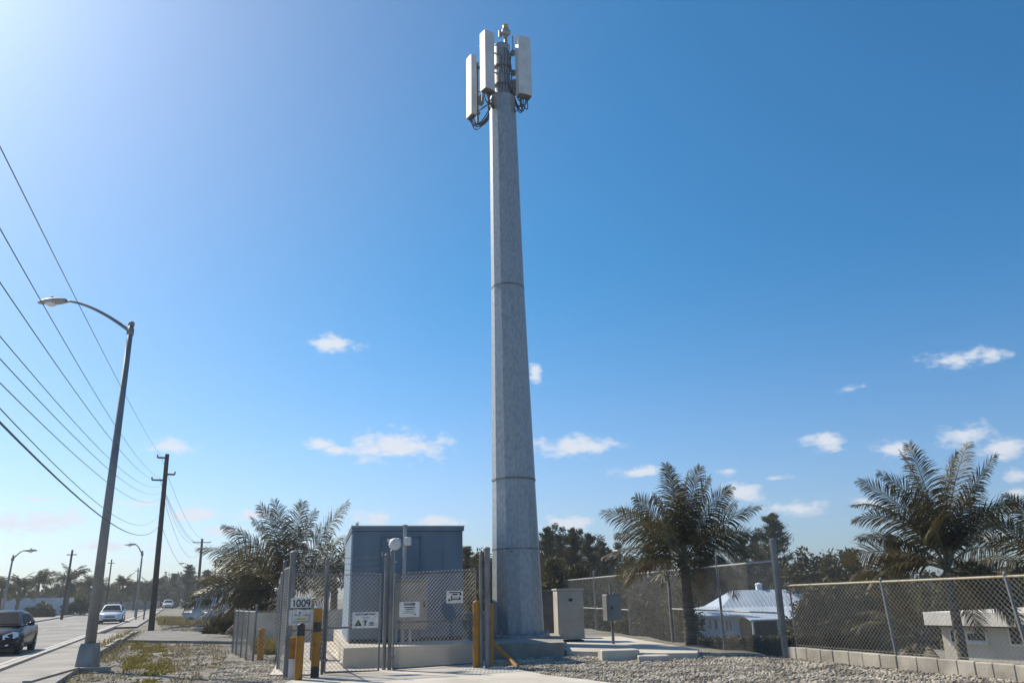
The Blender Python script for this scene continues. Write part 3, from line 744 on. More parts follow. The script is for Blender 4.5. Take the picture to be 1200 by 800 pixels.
# straight back fence right of the tower
def bpt(Y): u = (Y-K0.y)/(FB[1]-K0.y); return K0.x+(FB[0]-K0.x)*u
def Yat(px_):                                           # distance where the fence line crosses a pixel column
    lo, hi = K0.y-1, 55
    for _ in range(40):
        m_ = (lo+hi)/2
        if prj((bpt(m_), m_, 1.6))[0] > px_: lo = m_
        else: hi = m_
    return (lo+hi)/2
FZ = 2.30
t = thing('chain_link_fence', (K0.x, K0.y, 0), 'long tall chain link fence running back from the thick corner post past the cabinets', 'fence')
bpx = [(912, .085, .5), (843, .035, .3), (785, .075, .30), (736, .035, .25), (697, .045, .25), (662, .045, .25), (642, .04, .2)]
bY = []
for (x, r_, up_) in bpx:
    y_ = Yat(x); bY.append(y_); mb = MB(); post(mb, bpt(y_), y_, -.6, FZ+up_, r_, 12); mb.build('post', M_post, t)
y0_, y1_ = bY[0], 52
mb = MB(); mb.tube((bpt(y0_),y0_,FZ), (bpt(y1_),y1_,FZ), .025, n=6); mb.build('top_rail', M_galv, t)
mb = MB(); mb.tube((bpt(y0_),y0_,1.05), (bpt(bY[2]),bY[2],1.05), .022, n=6); mb.build('middle_rail', M_galv, t)
mb = MB(); mb.tube((bpt(bY[3]),bY[3],.95), (bpt(y1_),y1_,.95), .022, n=6); mb.build('middle_rail', M_galv, t)
mb = MB()
for i in range(len(bY)):
    ya = bY[i]; yb = bY[i+1] if i+1 < len(bY) else 52
    chain(mb, (bpt(ya),ya), (bpt(yb),yb), min(-.02,T(bpt(ya),ya)), FZ, -.05, FZ, .11 if i < 3 else .17, .0026)
mb.build('wire_mesh', M_mesh, t)

# low fence on a block kerb at the right
KD = (K1-K0).normalized(); 
Lk = (K1-K0).length + 3.0
def kp(s): return K0 + KD*s
def Sat(px_, z):
    lo, hi = 0, 12
    for _ in range(40):
        m_ = (lo+hi)/2
        if prj(kp(m_)+Vector((0,0,z)))[0] < px_: lo = m_
        else: hi = m_
    return (lo+hi)/2
kz = .16
kerb_h = lambda s: .20
NB = 17; t = thing('block_kerb', kp(Lk/2), 'low kerb of pale concrete blocks carrying the right hand fence', 'kerb wall')
KN = Vector((-KD.y, KD.x, 0)) * (1 if -KD.y*1 > 0 else -1)
angK = math.atan2(KD.y, KD.x); rr_ = random.Random(4)
s_ = .0
while s_ < Lk:
    w_ = .46*rr_.uniform(.8,1.15); c = kp(s_+w_/2) + KN*(.10+rr_.uniform(-.008,.008))
    mb = MB(); mb.box((c.x, c.y, .10+rr_.uniform(-.004,.006)), (w_-.007, .2, .34), angK+rr_.uniform(-.012,.012), .014); mb.build('block', M_block, t); s_ += w_
mb = MB(); c = kp(Lk/2)+KN*.10; mb.box((c.x,c.y,.05), (Lk-.05,.15,.34), angK); mb.build('mortar_bed', M_mortar, t)
FH = None
zr = A(1043, 683, kp(Sat(1043,1.5)).y).z; zr0 = A(925, 686, kp(.1).y).z
FHr = (zr+zr0)/2; FHr = zr0
t = thing('chain_link_fence', kp(Lk/2)+KN*.1, 'lower chain link fence with a lichen stained rail standing on the block kerb', 'fence')
kc = lambda s, z: kp(s)+KN*.10+Vector((0,0,z))
zend = A(1195, 674.5, kp(Sat(1195,1.6)).y).z
sE = Sat(1195, 1.6); slope = (zend-zr0)/sE
ztop = lambda s: zr0 + slope*s
for (px_, lean) in ((924, 0), (1037, -.1), (1190, -.16)):
    s1_ = Sat(px_, 1.2); mb = MB(); a_ = kc(s1_+.02, .2); b_ = kc(s1_+lean*1.0, ztop(s1_)+.03); mb.tube(a_, b_, .032 if px_ > 930 else .022, n=10)
    mb.lathe(b_, [(.038,0),(.038,.03),(.01,.06)], 10); mb.build('post', M_post, t)
s3_ = Sat(1190,1.2)+2.6
mb = MB(); mb.tube(kc(.12, ztop(.12)), kc(Lk, ztop(Lk)), .024, n=8); mb.build('top_rail', M_rusty, t)
mb = MB(); mb.tube(kc(.12, .32), kc(Lk, .32), .004, n=4); mb.build('tension_wire', M_mesh, t)
mb = MB(); chain(mb, kc(.12,0), kc(Lk,0), .27, ztop(.12), .27, ztop(Lk), .106, .0027, .045); mb.build('wire_mesh', M_mesh, t)

# ------------------------------------------------------------------ gates and front posts
def stick(mb, a, b, r, n=8): mb.tube(a, b, r, n=n)
gp = G(334.5, 797); 
def vpost_thing(pxb, pyb, pyt, r, label, rad_lean=0, z0=0):
    g = G(pxb, pyb, z0); zt = A(pxb, pyt, g.y).z
    mb = MB(); post(mb, g.x, g.y, z0-.1, zt, r, 12); o = mb.build('gate_post', M_post); return tag(o, label, 'post', 'steel posts of the gateway'), g, zt
o1, gp, gzt = vpost_thing(335, 794, 648, .07, 'thickest and tallest gateway post at the far left beside the number sign')
o3, g3, z3 = vpost_thing(449.5, 786, 651, .045, 'slim middle gateway post where the left gate leaf latches')
o4, g4, z4 = vpost_thing(456, 786, 646, .045, 'slightly taller middle gateway post hinging the right gate leaf')
o5, g5, z5 = vpost_thing(564, 783, 650, .04, 'slim post at the free end of the right gate leaf')
o6, g6, z6 = vpost_thing(572, 783, 643, .07, 'stout grey post between the right gate leaf and the monopole')

# fixed panel between the big post and the left leaf
gq = G(377, 791.5); zr_ = A(377, 673, gq.y).z; zl_ = A(340, 673.5, gp.y).z
t = thing('chain_link_fence', (gp.x, gp.y, 0), 'narrow fixed chain link panel carrying the number sign left of the gate', 'fence')
mb = MB(); post(mb, gq.x, gq.y, -.1, A(382,657,gq.y).z, .035); mb.build('post', M_post, t)
mb = MB(); mb.tube((gp.x,gp.y,zl_), (gq.x,gq.y,zr_), .025, n=8); mb.build('top_rail', M_post, t)
mb = MB(); z_ = A(377,737,gq.y).z; mb.tube((gp.x,gp.y,z_+.0), (gq.x,gq.y,z_), .02, n=8); mb.build('middle_rail', M_post, t)
mb = MB(); chain(mb, (gp.x,gp.y), (gq.x,gq.y), .04, zl_, .04, zr_, .095, .0042); mb.build('wire_mesh', M_mesh, t)
FIXD = (Vector((gq.x,gq.y,0))-Vector((gp.x,gp.y,0))); FIXA = math.atan2(FIXD.y, FIXD.x)

def gate(a, b, za0, za1, zb0, zb1, zma, zmb, label, verts=()):
    t = thing('gate_leaf', ((a.x+b.x)/2, (a.y+b.y)/2, 0), label, 'gate', 'two leaves of the chain link gate')
    P = lambda p, z: Vector((p.x, p.y, z)); mb = MB(); r = .024
    mb.path([P(a,za0), P(a,za1), P(b,zb1), P(b,zb0), P(a,za0)], r, 8)
    mb.build('frame', M_post, t)
    mb = MB(); mb.tube(P(a,zma), P(b,zmb), .02, n=8); mb.build('middle_rail', M_post, t)
    for u in verts: q = a.lerp(b, u); mb = MB(); mb.tube((q.x,q.y,za0), (q.x,q.y,za1), .018, n=8); mb.build('stile', M_post, t)
    mb = MB(); chain(mb, (a.x,a.y), (b.x,b.y), za0, za1, zb0, zb1, .095, .0044); mb.build('wire_mesh', M_mesh, t)
    for (p, z) in ((a, za0+.25), (a, za1-.3), (b, (zb0+zb1)/2)):
        mb = MB(); mb.box((p.x,p.y,z), (.09,.09,.06)); mb.build('hinge' if p is a else 'latch', M_post, t)
    return t
ga = G(380, 787.5, .07); gb = G(443.5, 785, .07)
gate(ga, gb, .07, A(380,673.5,ga.y).z, .07, A(443.5,672.5,gb.y).z, A(380,735,ga.y).z, A(443.5,734.5,gb.y).z, 'narrower left leaf of the chain link gate with a warning sign near its latch')
gc = G(460, 783, .07); gd = G(558, 776.5, .07)
gate(gc, gd, .07, A(458,673.5,gc.y).z, .07, A(561,668,gd.y).z, A(459,729,gc.y).z, A(558,725,gd.y).z, 'wider right leaf of the chain link gate in front of the grey panel')
# short bay between right leaf and the stout post, then mesh round to the back
# barbed wire above the left part
for k, (y0p, y1p) in enumerate(((653,651.5),(660,658.5),(667,665.5))):
    a_ = A(338, y0p, gp.y); b_ = A(449.5, y1p, g3.y); mb = MB(); pts = [a_.lerp(b_, i/20) + Vector((0,0,-.03*math.sin(math.pi*i/20))) for i in range(21)]
    mb.path(pts, .004, 4)
    for i in range(2, 58):
        q = a_.lerp(b_, i/60); q.z -= .03*math.sin(math.pi*i/60); mb.tube(q-Vector((.0,.0,.025)), q+Vector((.01,.0,.025)), .003, n=3); 
    tag(mb.build('barbed_wire', M_post), ('highest','middle','lowest')[k]+' of the three barbed wire strands above the left gate', 'barbed wire', 'barbed wire strands over the gate')
# side fence running back from the big post
t = thing('chain_link_fence', (gp.x, gp.y+2, 0), 'tall chain link side fence seen edge on behind the thick left gate post', 'fence')
pts_ = [(334, 20.3, 659), (331, 23.2, 672), (328.5, 27, 684), (326.5, 31.3, 690)]
prev = (gp.x, gp.y)
mbm = MB(); mbr = MB()
for (x, Y, yt) in pts_:
    q = A(x, yt, Y); mb = MB(); post(mb, q.x, Y, -.1, A(x, yt, Y).z, .045); mb.build('post', M_post, t)
    chain(mbm, prev, (q.x, Y), .03, 2.3, .03, 2.3, .13, .003); mbr.tube((prev[0],prev[1],2.3), (q.x,Y,2.3), .022, n=6); prev = (q.x, Y)
mbm.build('wire_mesh', M_mesh, t); mbr.build('top_rail', M_post, t)
# low fence outside, left of the big post
t = thing('chain_link_fence', G(285,772), 'low chain link fence enclosing weeds left of the gate', 'fence')
fa, fb, fc = G(296, 776), G(283,770), G(272, 765.5)
hF = A(296, 717, fa.y).z
mbm = MB(); mbr = MB()
for i, q in enumerate((fa, fa.lerp(fc,.3), fa.lerp(fc,.55), fa.lerp(fc,.8), fc)):
    mb = MB(); post(mb, q.x, q.y, -.1, hF+.03+(.12 if i==0 else 0), .03); mb.build('post', M_post, t)
chain(mbm, plan(fa), plan(fc), .02, hF, .02, hF, .1, .0034); mbr.tube((fa.x,fa.y,hF), (fc.x,fc.y,hF), .02, n=6)
q2 = Vector((gp.x-.1, fa.y+.6, 0)); chain(mbm, plan(fa), plan(q2), .02, hF, .02, hF, .12, .003); mbr.tube((fa.x,fa.y,hF), (q2.x,q2.y,hF), .02, n=6)
mbm.build('wire_mesh', M_mesh, t); mbr.build('top_rail', M_post, t)
fd = Vector((fc.x-1.5, fc.y+6, 0))

# ------------------------------------------------------------------ bollards
def bollard(pxb, pyb, pyt, r, label, bands, square=False, cap=M_white):
    g = G(pxb, pyb); zt = A(pxb, pyt, g.y).z
    t = thing('bollard', (g.x, g.y, 0), label, 'bollard', 'yellow bollards round the gates')
    z = -.1
    for (m_, f) in bands:
        z1 = zt*f; mb = MB()
        if square: mb.box((g.x,g.y,(z+z1)/2), (r*2,r*2,z1-z), .25, .004)
        else: mb.lathe((g.x,g.y,z), [(r,0),(r,z1-z)], 16)
        mb.build('band', m_, t, False); z = z1
    if not square: mb = MB(); mb.lathe((g.x,g.y,zt-.001), [(r*1.02,0),(r*.98,.02),(r*.6,.05),(r*.1,.06)], 16); mb.build('cap', cap, t, True)
    return t
bollard(349, 798, 733, .085, 'yellow bollard with a dark top under the number signs', [(M_yellow,.82),(M_black,1)], cap=M_black)
bollard(368.5, 795, 712, .09, 'tall yellow and black banded bollard right of the number sign', [(M_black,.18),(M_yellow,.66),(M_black,.80),(M_yellow,1)])
bollard(341, 797, 746, .07, 'short square yellow and white bollard nearest the thick left post', [(M_white,.50),(M_yellow,1)], True)
bollard(304.5, 774, 738, .09, 'yellow bollard standing alone outside the low fence', [(M_yellow,1)], cap=M_yellow)
bollard(327, 768, 722, .07, 'faded yellow bollard behind the thick left gate post', [(M_black,.3),(M_yellow,1)], cap=M_yellow)
bollard(558.5, 783, 706, .085, 'rusty yellow bollard in front of the free end of the right gate leaf', [(M_yellow,1)], cap=M_yellow)
bollard(574.5, 782, 709, .085, 'rusty yellow bollard against the stout post beside the monopole', [(M_yellow,1)], cap=M_yellow)
a_ = G(606, 781); b_ = A(578, 753, a_.y+.9)
mb = MB(); mb.tube(a_, b_, .055, n=10); tag(mb.build('leaning_pole', M_yellow), 'rusty yellow pole leaning from the ground against the monopole pad', 'pole')

# ------------------------------------------------------------------ signs
def sign(px0, px1, py0, py1, Y, yaw, label, off=-.05):
    a_ = A(px0, py0, Y); b_ = A(px1, py1, Y); c = (a_+b_)/2; w = abs(b_.x-a_.x)/math.cos(yaw); h = abs(a_.z-b_.z)
    t = thing('sign', (c.x, Y+off, c.z), label, 'sign', 'small signs on the fence')
    mb = MB(); mb.box((c.x, Y+off, c.z), (w, .006, h), yaw, .001); mb.build('plate', M_sign, t)
    return t, Vector((c.x, Y+off, c.z)), w, h
def onsign(t, c, yaw, items, mats=None):
    """flat marks in the sign's plane: (u, v, w, h, material)"""
    ex = Vector((math.cos(yaw), math.sin(yaw), 0)); n_ = Vector((math.sin(yaw), -math.cos(yaw), 0))
    for (nm, u, v, w, h, m_) in items:
        p = c + ex*u + Vector((0,0,v)) + n_*.006; mb = MB(); mb.box(p, (w, .003, h), yaw); mb.build(nm, m_, t)
def put_text(t, c, yaw, s, size, u, v, m_=M_ink, bold=0.0, nm='lettering'):
    ex = Vector((math.cos(yaw), math.sin(yaw), 0)); n_ = Vector((math.sin(yaw), -math.cos(yaw), 0))
    text_obj(nm, s, size, m_, t, c + ex*u + Vector((0,0,v)) + n_*.006, (R_(90), 0, yaw), bold)
def tri(t, c, yaw, u, v, s, m_, nm='symbol'):
    ex = Vector((math.cos(yaw), math.sin(yaw), 0)); n_ = Vector((math.sin(yaw), -math.cos(yaw), 0)); p = c+ex*u+Vector((0,0,v))+n_*.007
    mb = MB(); mb.add([p-ex*s/2-Vector((0,0,s*.4)), p+ex*s/2-Vector((0,0,s*.4)), p+Vector((0,0,s*.5))], [(0,1,2)]); mb.build(nm, m_, t)
Ys = gp.y+.05; SGA = R_(8)
t, c, w, h = sign(343, 365.5, 700, 712.5, Ys-.12, SGA, 'white plate reading 1009 in black digits beside the thick left post', -.1)
exs = Vector((math.cos(SGA), math.sin(SGA), 0)); nns = Vector((math.sin(SGA), -math.cos(SGA), 0))
def digit(u0, pts):
    mb = MB(); mb.path([c + exs*(u0+x*h*.21) + Vector((0,0,y*h*.30)) + nns*.008 for x, y in pts], .0125, 6); mb.build('digit', M_ink, t)
oval = [(.75*math.sin(a*math.pi/8), math.cos(a*math.pi/8)) for a in range(17)]
digit(-w*.34, [(-.3,.55),(.1,1),(.1,-1)]); digit(-w*.12, oval); digit(w*.12, oval)
digit(w*.35, [(.68*math.cos(a*math.pi/7), .42+.56*math.sin(a*math.pi/7)) for a in range(15)] + [(.64,-.1),(.40,-.7),(.15,-1)])
onsign(t, c, SGA, [('border',0,-h/2+.008,w,.016,M_ink)])
t, c, w, h = sign(341, 367, 714.5, 731.5, Ys-.12, SGA, 'greyish white notice with a yellow bar directly under the number plate', -.1)
G_ = mat('sign_grey', (.20,.21,.22), rough=.6); YL = mat('sign_yellow', (.60,.52,.05), rough=.6)
onsign(t, c, SGA, [('yellow_bar',.02,-.03,w*.34,h*.14,YL),('printed_line',-.09,-.03,w*.2,.012,G_),('printed_line',.0,-h*.27,w*.7,.014,G_),('printed_line',.0,-h*.37,w*.66,.01,G_),
  ('printed_line',-w*.36,0,.012,h*.5,G_),('printed_line',w*.36,0,.012,h*.5,G_),('printed_line',-w*.05,h*.23,.014,h*.4,G_),('printed_line',-.09,h*.14,w*.22,.014,G_),('printed_line',.1,h*.14,w*.22,.014,G_)])
tri(t, c, SGA, -w*.05, h*.34, .06, G_); tri(t, c, SGA, -w*.22, h*.2, .06, G_); tri(t, c, SGA, w*.22, h*.2, .05, G_)
yaw = math.atan2(gb.y-ga.y, gb.x-ga.x); Yg = ga.lerp(gb, .75).y
t, c, w, h = sign(414.5, 443, 717, 735, Yg, yaw, 'white warning sign with small pictograms on the left gate leaf', -.06)
put_text(t, c, yaw, 'ANTI CLIMB PAINT', h*.155, 0, h*.36, bold=.002)
onsign(t, c, yaw, [('printed_line',0,h*.17,w*.3,.01,G_),('printed_line',.03,h*.08,w*.25,.01,G_),('symbol',.0,-h*.2,.03,h*.3,M_ink),('symbol',.0,-h*.05,.09,.02,M_ink),('symbol',w*.24,-h*.2,w*.16,h*.16,G_),('symbol',w*.24,-h*.33,w*.2,.015,M_ink)])
tri(t, c, yaw, -w*.27, -h*.17, h*.45, M_ink); tri(t, c, yaw, -w*.27, -h*.19, h*.26, YL)
yaw = math.atan2(gd.y-gc.y, gd.x-gc.x); Yg = gc.lerp(gd, .2).y
t, c, w, h = sign(469.5, 491, 705, 722, Yg, yaw, 'white notice headed DANGER hanging on the right gate leaf before the grey panel', -.06)
put_text(t, c, yaw, 'DANGER', h*.22, 0, h*.34, bold=.003)
onsign(t, c, yaw, [('printed_line',0,h*.14,w*.55,.018,M_ink),('printed_line',0,h*.02,w*.4,.018,M_ink),('printed_line',0,-h*.12,w*.5,.012,G_),('printed_line',0,-h*.24,w*.6,.01,G_),('printed_line',w*.28,-h*.34,w*.1,.02,M_ink)])
Yg = gc.lerp(gd, .76).y
t, c, w, h = sign(524, 542.5, 692, 706, Yg, yaw, 'smaller white notice near the upper right of the right gate leaf', -.06)
onsign(t, c, yaw, [('printed_line',0,h*.36,w*.7,.022,M_ink),('printed_line',0,h*.2,w*.3,.03,M_ink),('printed_line',-w*.2,-.02,.03,h*.4,M_ink),('printed_line',w*.05,-.02,w*.3,.018,G_),('printed_line',w*.05,-h*.2,w*.45,.018,M_ink),('symbol',w*.33,h*.22,.05,.05,M_ink),('symbol',-w*.34,-h*.25,.05,.05,M_ink)])
tri(t, c, yaw, w*.28, -.03, .08, M_ink)

# ------------------------------------------------------------------ street lamps
def street_lamp(g, tips, top_z, r0, r1, label, armdir, armlen, armrise, base=True, group='street lamps along the road', leanx=0, hd=1.0):
    t = thing('street_lamp', g, label, 'street lamp', group); top = Vector((g.x+leanx, g.y, top_z))
    if base:
        mb = MB(); s1_, s2_ = .215, .16; z0, z1 = g.z-.1, g.z+.66; vs = []
        for (s__, z) in ((s1_, z0), (s1_, g.z+.12), (s2_*1.15, z1-.1), (s2_, z1)):
            for (i, j) in ((-1,-1),(1,-1),(1,1),(-1,1)): vs.append((g.x+i*s__*.95, g.y+j*s__, z))
        fs = [(4*k+i, 4*k+(i+1)%4, 4*k+4+(i+1)%4, 4*k+4+i) for k in range(3) for i in range(4)] + [(12,13,14,15)]
        mb.add(vs, fs); mb.build('base_shroud', M_lampp, t)
    mb = MB(); mb.path([Vector((g.x,g.y,g.z)), top], r0, 12, r1); mb.lathe(top, [(r1*1.2,-.05),(r1*1.2,.05),(r1*.5,.09)], 10); mb.build('pole', M_lampp, t, True)
    ad = armdir.normalized(); st = top - Vector((0,0,.22*hd)); pts = []
    for i in range(15):
        u = i/14; pts.append(st + ad*armlen*u + Vector((0,0,armrise*(1-(1-u)**1.5))))
    mb = MB(); mb.path(pts, .05*hd, 8, .032*hd); mb.box(st, (.14*hd,.14*hd,.2*hd)); mb.build('arm', M_lampp, t, True)
    e = pts[-1]; rz = math.atan2(ad.y, ad.x); h = MB(); K = 9; vs = []; fs = []
    Lh = .85*hd
    for i in range(K):
        u = i/(K-1); w = .03+.15*math.sin(math.pi*min(1,.12+u*.80))**.8; hh = .045+.075*math.sin(math.pi*min(1,.1+u*.85)); 
        for k in range(10):
            a_ = 2*math.pi*k/10; v = Vector((u*Lh, math.cos(a_)*w*hd, math.sin(a_)*hh*hd*(1 if math.sin(a_)>0 else .55))); vs.append(e + Matrix.Rotation(rz,3,'Z') @ v)
    for i in range(K-1):
        for k in range(10): k2 = (k+1)%10; fs.append((i*10+k, i*10+k2, i*10+10+k2, i*10+10+k))
    fs += [tuple(range(9,-1,-1)), tuple(range((K-1)*10, K*10))]
    h.add(vs, fs); hd_ = h.build('lamp_head', mat('lamp_housing', (.42,.42,.40), (.34,.34,.33), rough=.5), t, True)
    c = e + ad*Lh*.55 + Vector((0,0,-.03*hd)); mb = MB(); mb.lathe(c, [(.15*hd,0),(.14*hd,-.05*hd),(.07*hd,-.10*hd),(.01,-.11*hd)], 12); mb.build('lens', M_lens, hd_, True)
    c = e + ad*Lh*.55 + Vector((0,0,.09*hd)); mb = MB(); mb.lathe(c, [(.04*hd,0),(.04*hd,.07*hd),(.02*hd,.09*hd)], 8); mb.build('photocell', M_greybox, hd_)
    return t
g = G(101.5, 786); top = A(154, 380, g.y); tip = A(70, 347, g.y); 
street_lamp(g, None, top.z, .14, .07, 'large grey street lamp with a concrete coloured square base nearest the camera', Vector((-1, .12, 0)), (top.x-A(71,350,g.y).x), A(76,349,g.y).z-top.z+.22, leanx=top.x-g.x)
# second, far one on the same side; third on the opposite side
def far_lamp(pxb, pyb, pxt, pyt, pxa, pya, label, Yf=None):
    g = GT(pxb, pyb) if Yf is None else A(pxb, pyb, Yf)
    if Yf: g.z = T(g.x, g.y)
    top = A(pxt, pyt, g.y); tp = A(pxa, pya, g.y); ad = Vector((1 if tp.x > top.x else -1, .1, 0))
    hd = 1.3
    return street_lamp(g, None, top.z, .13, .07, label, ad, max(.8, abs(tp.x-top.x)-.8), max(.2, tp.z-top.z+.3), leanx=top.x-g.x, base=False, hd=hd)
far_lamp(158, 727.5, 167, 646, 149, 638, 'grey street lamp right of the white saloon car on the near side', 82)
far_lamp(1, 722, 15.5, 651, 35, 645, 'grey street lamp at the far left edge arching right over the verge', 72)
far_lamp(222, 712, 228, 664, 210, 660, 'tiny far street lamp just left of the second timber pole', 150)
far_lamp(213, 711, 214.5, 685, 206, 683, 'farthest tiny street lamp above the distant parked cars', 190)

# ------------------------------------------------------------------ utility poles and wires
def upole(g, zt, r, label, xarm=True, leanx=0, arms=()):
    t = thing('utility_pole', g, label, 'utility pole', 'timber utility poles'); top = Vector((g.x+leanx, g.y, zt))
    mb = MB(); mb.path([Vector((g.x,g.y,g.z-.2)), top], r, 10, r*.68); mb.build('pole', M_wood, t)
    for (z, u0, u1) in arms:
        f = (z-g.z)/(zt-g.z); c = Vector((g.x+leanx*f, g.y, z)); mb = MB(); a_ = c + RN*u0 - RD*r; b_ = c + RN*u1 - RD*r
        mb.tube(a_, b_, .055, n=6); ar = mb.build('cross_arm', M_wood, t)
        for q in (a_, b_):
            if abs((q-c).dot(RN)) > .25:
                mb = MB(); mb.lathe(q, [(.03,0),(.06,.06),(.035,.1),(.06,.14),(.02,.2)], 8); mb.build('insulator', M_greybox, ar, True)
    return t
g1 = G(177, 738.5); zt1 = A(196, 532, g1.y).z; ln1 = A(196,532,g1.y).x-g1.x
def z1(y): return A(190, y, g1.y).z
upole(g1, zt1, .19, 'tall dark timber utility pole standing at the grassy corner of the side road', leanx=ln1,
      arms=[(z1(537), -.55, 0), (z1(556), 0, .55), (z1(563), -.75, 0)])
g2 = A(230, 714, 112); g2.z = T(g2.x, g2.y); zt2 = A(237, 631, 112).z
upole(g2, zt2, .22, 'second timber utility pole with one cross arm behind the white post', leanx=A(237,631,112).x-g2.x, arms=[(zt2-.5, -1.1, 1.1)])
def simple_pole(pxb, pyb, pxt, pyt, Y, label, r=.14, m_=None):
    g = A(pxb, pyb, Y); g.z = T(g.x, g.y); tp = A(pxt, pyt, Y); t = thing('utility_pole', g, label, 'utility pole', 'thin poles along the far side')
    mb = MB(); mb.path([g-Vector((0,0,.3)), tp], r, 8, r*.7); mb.build('pole', m_ or M_wood, t)
    mb = MB(); c = g.lerp(tp, .93); mb.tube(c-Vector((.5,0,0)), c+Vector((.5,0,0)), .05, n=6); mb.build('cross_arm', M_wood, t); return t
simple_pole(73, 718, 85, 644, 84, 'leaning grey pole in front of the white wall at the left')
simple_pole(124, 711, 131, 655, 120, 'thin dark pole left of the white saloon car', .13)
simple_pole(160, 712, 162, 665, 130, 'short thin pole just left of the near side street lamp', .12)
simple_pole(252, 705, 252.5, 658, 120, 'short pole stub behind the palm fronds at the left', .15)
mb = MB(); g = GT(163.5, 727); mb.box((g.x, g.y, .7), (.22,.1,1.5), .2)
t = thing('roadside_post', g, 'pair of short grey posts on the pavement edge beside the far lamp', 'post')
for dx in (-.35, .35): mb = MB(); mb.tube((g.x+dx,g.y,g.z), (g.x+dx,g.y,g.z+1.4), .07, n=8); mb.build('leg', M_post, t)
mb = MB(); mb.box((g.x,g.y,g.z+1.2), (.9,.06,.28)); mb.build('panel', M_greybox, t)

SPAN = 54.0
def wire(att1, left_px, sag, r, label):
    """wire from a point on pole 1 back along the road; must cross the left picture edge at left_px"""
    d = ray(*left_px); n_ = RN; k = (att1-Vector((0,0,EYE))).dot(n_)/d.dot(n_)
    q = Vector((0,0,EYE)) + d*k; s = -(q-att1).dot(RD); u = s/SPAN
    z0 = (q.z - att1.z*(1-u) + 4*sag*u*(1-u))/u                  # height at the other pole
    e = att1 - RD*SPAN; e.z = z0
    pts = [att1.lerp(e, i/40) - Vector((0,0,4*sag*(i/40)*(1-i/40))) for i in range(41)]
    mb = MB(); mb.path(pts, r*.42, 4); tag(mb.build('overhead_wire', M_wire), label, 'wire', 'overhead wires along the near kerb'); return e
def at1(x, y): return A(x, y, g1.y)
W1 = [((189,535),(0,172),.25,.013,'highest overhead wire reaching the top of the near timber pole'),
      ((187,559),(0,268),.6,.013,'second overhead wire from the top, meeting the lower cross arm'),
      ((188,563),(0,331),.7,.013,'third overhead wire from the top'),
      ((190,568),(0,394),.8,.011,'fourth overhead wire from the top'),
      ((191,575),(0,420.5),.8,.011,'fifth overhead wire from the top'),
      ((191.5,581),(0,448.6),.9,.011,'sixth overhead wire from the top'),
      ((189,600),(0,478.6),1.2,.012,'thin telephone wire just above the thick black cable'),
      ((188.5,613),(0,495),1.1,.024,'thick black cable slung lowest between the poles')]
ends = [wire(at1(*a), b, c, d, l) for a, b, c, d, l in W1]
mx_ = max(e.z for e in ends); cx = sum((e for e in ends), Vector())/len(ends)
gp0 = Vector((cx.x, cx.y, 0)); upole(gp0, mx_+.4, .19, 'timber utility pole carrying the wires outside the left of the view', arms=[(e.z, min(0,(e-gp0).dot(RN))-.05, max(0,(e-gp0).dot(RN))+.05) for e in ends[:4]])
tip2 = A(237,631,112)
for k, ((a, b, c, d, l), (dx, dz, sg)) in enumerate(zip(W1, ((0,.1,2.0),(-1,-.4,2.6),(0,-.4,2.8),(1,-.4,3.2),(-.3,-1.2,3.3),(-.3,-1.9,3.5),(-.3,-2.7,3.2),(-.3,-3.3,3.2)))):
    if k in (4, 6): continue
    p0 = at1(*a); p1 = tip2 + RN*dx + Vector((0,0,dz-.1)); pts = [p0.lerp(p1, i/24)-Vector((0,0,4*sg*.5*(i/24)*(1-i/24))) for i in range(25)]
    mb = MB(); mb.path(pts, .011, 4); tag(mb.build('overhead_wire', M_wire), ('highest wire','upper left wire','upper middle wire','upper right wire','','lower wire','','lowest thick cable')[k]+' of the span beyond the near timber pole', 'wire', 'overhead wires between the two timber poles')

